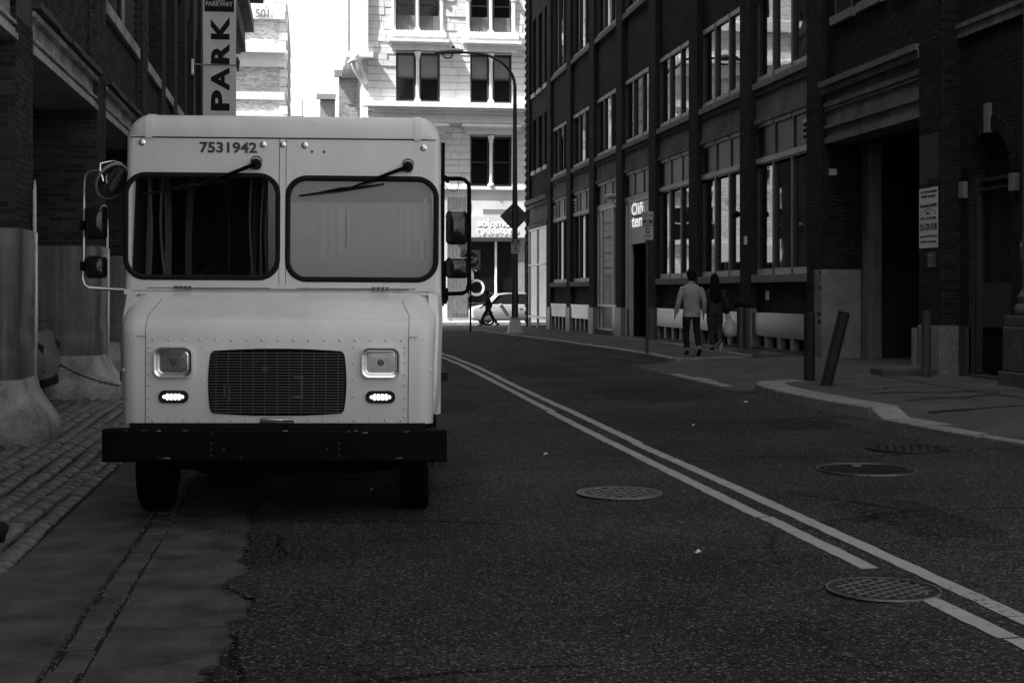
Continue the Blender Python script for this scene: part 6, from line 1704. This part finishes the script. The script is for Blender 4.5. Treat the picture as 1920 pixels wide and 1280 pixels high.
manhole('waffle-patterned round manhole cover cutting the near end of the left painted line', 3.16, 7.78, .62, 'grid', 2)
manhole('dark sunken round manhole with a bright rim in the right-hand lane', 5.03, 12.75, .88, 'sunk', 0)
manhole('faint worn manhole cover nearest the right-hand kerb', 6.05, 14.3, .80, 'studs2', 4)
# small litter
for i, (x0, Z, s_) in enumerate(((6.15,19.9,.05),(2.45,8.9,.03),(2.4,14.3,.04),(4.6,16.9,.03),(8.75,36.5,.09),(.55,12,.02))):
    u, y = W(x0, Z); z = (zs if u > 7.6 else zr)(u, y)
    t = tag(MB().add([(0,0,.01),(s_,.01,.02),(s_*1.1,s_,.012),(s_*.5,s_*1.2,.03),(-.01,s_*.8,.008)], [(0,1,3),(1,2,3),(0,3,4)]).build('paper_scrap', 'sign_white'),
        ['crumpled pale scrap lying on the road by the curved kerb corner','tiny pale scrap on the asphalt between the studded and waffle covers','tiny pale scrap on the asphalt above the studded cover','tiny pale scrap on the right lane near the kerb','crumpled white paper on the pavement near the doorway','tiny pale fleck on the asphalt beside the van'][i], 'litter')
    t.location = (u, y, z+.004)
# ================================================================== PEOPLE
from mathutils import noise as mnoise
def remeshed(mb, name, mat, parent, vox=.014, sm=4):
    me = mb.mesh(name); bm = bmesh.new(); bm.from_mesh(me); bmesh.ops.recalc_face_normals(bm, faces=bm.faces); bm.to_mesh(me); bm.free()
    o = bpy.data.objects.new(name, me); COL.objects.link(o)
    rm = o.modifiers.new('r', 'REMESH'); rm.mode = 'VOXEL'; rm.voxel_size = vox; rm.use_smooth_shade = True
    s_ = o.modifiers.new('s', 'SMOOTH'); s_.iterations = sm; s_.factor = .5
    dg = bpy.context.evaluated_depsgraph_get(); m2 = bpy.data.meshes.new_from_object(o.evaluated_get(dg)); bpy.data.objects.remove(o)
    if name in ('jacket', 'trousers'):      # cloth folds
        m2.update()
        nn = [(v.co + v.normal * (.013*mnoise.noise(Vector((v.co.x*9, v.co.y*9, v.co.z*(5 if name == 'jacket' else 9)))) + .006*mnoise.noise(v.co*21))) for v in m2.vertices]
        for v, c in zip(m2.vertices, nn): v.co = c
        m2.update()
    m2.name = name; m2.shade_smooth(); return link(name, m2, mat, parent)
def hand(mb, w_, d, fwd, s=1.0):
    """palm and five fingers hanging from wrist point w_ along d, curled towards fwd"""
    w_ = Vector(w_); d = Vector(d).normalized(); fwd = Vector(fwd).normalized(); sd = d.cross(fwd).normalized()
    mb.tube([w_ - d*.02, w_ + d*.03, w_ + d*.085], [(.022*s,.028*s), (.018*s,.036*s), (.016*s,.040*s)], 8)
    for i, (o_, ln) in enumerate(((-.028,.066),(-.010,.076),(.010,.072),(.027,.056))):
        a = w_ + d*.078 + fwd*0 + sd*0 + (fwd*o_)
        inn = sd
        mb.tube([a, a + d*ln*.45 + inn*.006, a + d*ln*.8 + inn*.018, a + d*ln + inn*.030], [.0095,.009,.008,.006], 6)
    th = w_ + d*.02 + fwd*(-.03)
    mb.tube([th, th + d*.03 - fwd*.015, th + d*.06 - fwd*.012, th + d*.08 - fwd*.004], [.011,.0105,.009,.007], 6)
def head(mb, c, s=1.0, face=(0,1,0)):
    """skull with brow, nose, jaw and ears; c is the skull centre, face the facing direction"""
    c = Vector(c); f = Vector(face).normalized(); sd = Vector((0,0,1)).cross(f)
    def p(a, b_, c_): return c + sd*a*s + f*b_*s + Vector((0,0,c_*s))
    rings = []
    for z, rx, ry, oy in ((-.118,.025,.03,.045),(-.105,.048,.055,.035),(-.075,.062,.078,.018),(-.03,.071,.092,.004),(.02,.076,.098,0),(.06,.072,.092,-.002),(.09,.056,.072,-.006),(.112,.03,.04,-.008),(.118,.008,.01,-.008)):
        rings.append([p(rx*math.cos(2*math.pi*k/16), oy+ry*math.sin(2*math.pi*k/16), z) for k in range(16)])
    mb.rings(rings)
    mb.tube([p(0,.090,.01), p(0,.108,-.02), p(0,.100,-.035)], [.009*s,.014*s,.012*s], 6)      # nose
    mb.tube([p(-.022,.084,-.064), p(0,.092,-.064), p(.022,.084,-.064)], .007*s, 6)              # lips
    mb.tube([p(-.045,.078,.028), p(0,.095,.030), p(.045,.078,.028)], .010*s, 6)                 # brow
    for q in (-1, 1): mb.tube([p(q*.074,-.002,.018), p(q*.084,-.010,.0), p(q*.076,-.002,-.028)], [(.006*s,.016*s),(.008*s,.018*s),(.005*s,.012*s)], 6)
def person(label, loc, rz, H, spec, group=None):
    t = thing('person', label, 'person', loc, rz, group); k = H/1.78
    S = lambda p: Vector(p)*k
    def T(mb, pts, rad): mb.tube([S(p) for p in pts], [tuple(q*k for q in r_) if isinstance(r_, tuple) else r_*k for r_ in rad], 12)
    L_, Rr = spec['legL'], spec['legR']; aL, aR = spec['armL'], spec['armR']
    hp = spec.get('hip', .95); sh = spec.get('shw', .19)
    lean = spec.get('lean', 0)
    # body
    mb = MB()
    T(mb, [(0,0,hp-.06),(0,0,hp+.06),(0,lean*.3,1.18),(0,lean*.6,1.34),(0,lean,1.44),(0,lean,1.50)], [(.15,.11),(.155,.115),(.13,.10),(.165,.115),(.12,.09),(.06,.06)])
    T(mb, [(0,lean,1.46),(0,lean+.01,1.56)], [.055,.05])
    for leg in (L_, Rr): T(mb, leg, [.088,.075,.058,.060,.040,.038])
    for arm in (aL, aR): T(mb, arm, [.052,.045,.038,.036,.027])
    for arm, s_ in ((aL, -1), (aR, 1)):
        d = Vector(arm[-1]) - Vector(arm[-2]); hand(mb, S(arm[-1]), d, (0,1,0), 1.15*k)
    hc = Vector((0, lean+.02, 1.665)); head(mb, S(hc), 1.06*k, spec.get('face', (0,1,0)))
    remeshed(mb, 'body', spec.get('skin', 'skin'), t, .012, 3)
    # trousers
    e = spec.get('tr', 1.0)
    mb = MB(); T(mb, [(0,0,hp-.10),(0,0,hp+.0),(0,0,hp+.09)], [(.15*e,.12*e),(.172*e,.135*e),(.160,.122)])
    for leg in (L_, Rr): T(mb, leg[:5] , [q*e for q in (.102,.094,.078,.074,.066)])
    remeshed(mb, 'trousers', spec['tmat'], t, .012, 3)
    # shoes
    for leg in (L_, Rr):
        a = Vector(leg[-1]); up = spec.get('toe', {}).get(0 if leg is L_ else 1, 0)
        mb = MB(); c0 = Matrix.Translation(a*k) @ Matrix.Rotation(R(up), 4, 'X')
        pts = [(0,-.07,-.01),(0,-.03,-.015),(0,.05,-.025),(0,.12,-.04),(0,.17,-.045)]
        mb.tube([c0 @ (Vector(p)*k) for p in pts], [(.034*k,.040*k),(.044*k,.052*k),(.046*k,.042*k),(.047*k,.030*k),(.030*k,.02*k)], 10)
        remeshed(mb, 'shoe', spec.get('smat', 'black_rubber'), t, .010, 2)
        if spec.get('sole'):
            mb = MB(); mb.prism([(.04*math.cos(R(a_)) , .04+.125*math.sin(R(a_))) for a_ in range(0,360,30)], 'z', -.078, -.062); mb.xf(c0 @ Matrix.Scale(k, 4)); mb.build('sole', 'sign_white', t)
    # jacket
    j = spec['jk']; hem = spec['hem']
    mb = MB(); T(mb, [(0,0,hem),(0,0,hem+.06),(0,lean*.2,1.08),(0,lean*.4,1.20),(0,lean*.7,1.36),(0,lean,1.445),(0,lean,1.50)], [(.195*j,.150*j),(.192*j,.150*j),(.178*j,.138*j),(.182*j,.14*j),(.198*j,.135*j),(.165*j,.105*j),(.07,.07)])
    for arm in (aL, aR):
        a4 = Vector(arm[3]).lerp(Vector(arm[4]), .86); T(mb, [arm[0], arm[1], arm[2], arm[3], tuple(a4)], [.068*j,.064*j,.056*j,.052*j,.045*j])
    if spec.get('collar'): T(mb, [(0,lean-.01,1.48),(0,lean-.005,1.535)], [.075,.068])
    r_ = random.Random(3)
    remeshed(mb, 'jacket', spec['jmat'], t, .011, 2)
    # hair
    mb = MB(); c = S(hc); s1 = 1.07*k
    if spec['hairtype'] == 'short':
        rings = []
        for z, rx, ry, oy in ((-.10,.045,.03,-.055),(-.07,.066,.058,-.048),(-.03,.084,.085,-.030),(.02,.094,.105,-.014),(.07,.090,.108,-.006),(.10,.075,.092,0),(.132,.045,.055,0),(.140,.01,.01,0)):
            rings.append([c + Vector((rx*s1*math.cos(2*math.pi*q/16), (oy + ry*math.sin(2*math.pi*q/16))*s1, z*s1)) for q in range(16)])
        mb.rings(rings)
    elif spec['hairtype'] == 'long':
        rings = []
        for z, rx, ry, oy in ((-.52,.03,.02,-.13),(-.48,.085,.035,-.13),(-.38,.125,.045,-.12),(-.25,.130,.055,-.10),(-.13,.112,.065,-.06),(-.03,.092,.085,-.03),(.04,.088,.10,-.012),(.09,.072,.088,-.004),(.122,.045,.055,0),(.132,.01,.01,0)):
            rings.append([c + Vector((rx*s1*math.cos(2*math.pi*q/18)*(1+.04*math.sin(5*q)), (oy + ry*math.sin(2*math.pi*q/18))*s1, z*s1)) for q in range(18)])
        mb.rings(rings)
    else:
        rings = []
        for z, rx, ry, oy in ((-.02,.086,.105,0),(.03,.088,.108,0),(.08,.078,.094,0),(.118,.04,.05,0),(.124,.01,.01,0)):
            rings.append([c + Vector((rx*s1*math.cos(2*math.pi*q/16), (oy + ry*math.sin(2*math.pi*q/16))*s1, z*s1)) for q in range(16)])
        mb.rings(rings)
    remeshed(mb, 'hair' if spec['hairtype'] != 'cap' else 'cap', 'hair', t, .010, 2)
    return t
# man walking away: light jacket
PX, PY = W(8.0, 29.9)
PX = 8.03
man = dict(hip=.93, lean=.02, armL=[(-.165,.0,1.42),(-.235,-.02,1.25),(-.275,-.03,1.12),(-.30,.02,1.0),(-.325,.06,.87)], armR=[(.165,.0,1.42),(.23,-.01,1.25),(.262,-.03,1.12),(.268,.0,1.0),(.265,.05,.87)],
  legL=[(-.09,0,.92),(-.10,.03,.70),(-.105,.06,.50),(-.10,.05,.40),(-.095,.03,.16),(-.095,.02,.085)], legR=[(.09,0,.92),(.10,-.01,.70),(.11,-.02,.50),(.11,-.06,.40),(.115,-.16,.20),(.12,-.20,.115)],
  toe={1:-28}, tmat='cloth_dark', smat='black_rubber', jk=1.0, hem=.80, jmat='cloth_light', collar=True, hairtype='short', tr=.92)
person('man seen from behind in a light jacket and dark trousers walking along the pavement', (PX, 29.05, zs(8.03, 29.05)), -R(3), 1.80, man)
WXp = 9.02
wom = dict(hip=.93, lean=.01, armL=[(-.17,.0,1.41),(-.215,-.02,1.25),(-.225,-.05,1.12),(-.20,.05,1.02),(-.17,.14,.95)], armR=[(.17,.0,1.41),(.22,-.02,1.25),(.25,-.03,1.12),(.27,-.0,.98),(.275,.02,.85)],
  legL=[(-.085,0,.92),(-.085,.02,.70),(-.07,.05,.50),(-.065,.05,.40),(-.05,.04,.16),(-.05,.03,.085)], legR=[(.09,0,.92),(.095,-.0,.70),(.09,-.0,.50),(.085,-.06,.42),(.075,-.22,.26),(.075,-.27,.20)],
  toe={1:-48}, tmat='denim', smat='cloth_mid', sole=True, jk=.96, hem=.98, jmat='cloth_mid', collar=False, hairtype='long', tr=1.05)
wy = 30.7
person('woman seen from behind with long dark hair and jeans, walking beside the man', (WXp, wy, zs(9.0, wy)), -R(3), 1.72, wom)
# bag on her shoulder and plastic bag in her right hand
t = thing('handbag', 'dark handbag held at the hip of the woman', 'bag', (WXp+.27, wy+.02, zs(9, wy)+.98))
mb = MB(); mb.tube([(0,0,-.12),(0,0,-.04),(0,0,.08),(0,0,.13)], [(.07,.09),(.10,.13),(.08,.11),(.03,.05)], 12); mb.build('body', 'cloth_dark', t, smooth='all')
mb = MB(); mb.tube([(0,-.06,.10),(-.06,-.04,.34),(-.06,.06,.34),(0,.06,.10)], .010, 6); mb.build('strap', 'cloth_dark', t)
t = thing('plastic_bag', 'full translucent plastic carrier bag hanging from the woman\'s right hand', 'bag', (WXp+.335, wy+.0, zs(9, wy)+.80))
mb = MB(); rb2 = random.Random(2)
rings = []
for z, rx, ry in ((-.47,.05,.04),(-.46,.13,.09),(-.38,.15,.11),(-.28,.14,.105),(-.18,.11,.08),(-.10,.07,.05),(-.02,.035,.02),(.03,.015,.012)):
    rings.append([(.04*(-z)+rx*math.cos(2*math.pi*q/18)*(1+rb2.uniform(-.09,.09)), ry*math.sin(2*math.pi*q/18)*(1+rb2.uniform(-.1,.1)), z) for q in range(18)])
mb.rings(rings); mb.build('sack', 'bag', t, smooth='all')
mb = MB(); mb.tube([(0,-.03,.0),(-.01,-.03,.06),(-.02,0,.08),(-.01,.03,.06),(0,.03,0)], .006, 5); mb.build('handle', 'bag', t)
# dark figure striding across the far crossing, seen from the side walking right to left
ped = dict(hip=.92, lean=.05, face=(0,1,0), armL=[(-.18,.04,1.42),(-.22,-.06,1.24),(-.225,-.14,1.12),(-.22,-.12,1.0),(-.2,-.06,.90)], armR=[(.18,.04,1.42),(.22,.08,1.24),(.23,.14,1.12),(.22,.24,1.04),(.2,.32,.98)],
  legL=[(-.085,0,.90),(-.09,.14,.70),(-.09,.26,.50),(-.09,.29,.40),(-.09,.36,.16),(-.09,.38,.085)], legR=[(.085,0,.90),(.09,-.12,.70),(.09,-.20,.50),(.09,-.27,.40),(.09,-.44,.18),(.09,-.50,.12)],
  toe={0:6,1:-24}, tmat='cloth_dark', jk=1.06, hem=.86, jmat='cloth_dark', collar=True, hairtype='cap', skin='skin_dark', tr=1.0)
px_, py_ = W(8.72, 67.9)
person('dark figure in cap and coat striding to the left across the far crossing', (px_, py_, zs(7.4, 67.6)-.006), R(86), 1.68, ped)

# ------------------------------------------------------------------ shared groups of like things
GROUPS = {'bollard': 'bollards on the right pavement', 'manhole_cover': 'manhole covers in the road', 'parking_sign': 'small parking signs on poles',
          'tow_sign': 'tow-away notices on the piers', 'notice': 'small dark notices on the right wall', 'parked_car': 'parked cars', 'paper_scrap': 'scraps of litter on the ground',
          'electrical_box': 'small boxes on the brick wall', 'distant_building': 'distant buildings up the street', 'person': 'people on foot', 'brick_building': 'brick buildings along the street'}
for o in list(bpy.data.objects):
    if o.parent is None and 'label' in o and 'group' not in o:
        st_ = o.name.split('.')[0]
        if st_ in GROUPS: o['group'] = GROUPS[st_]
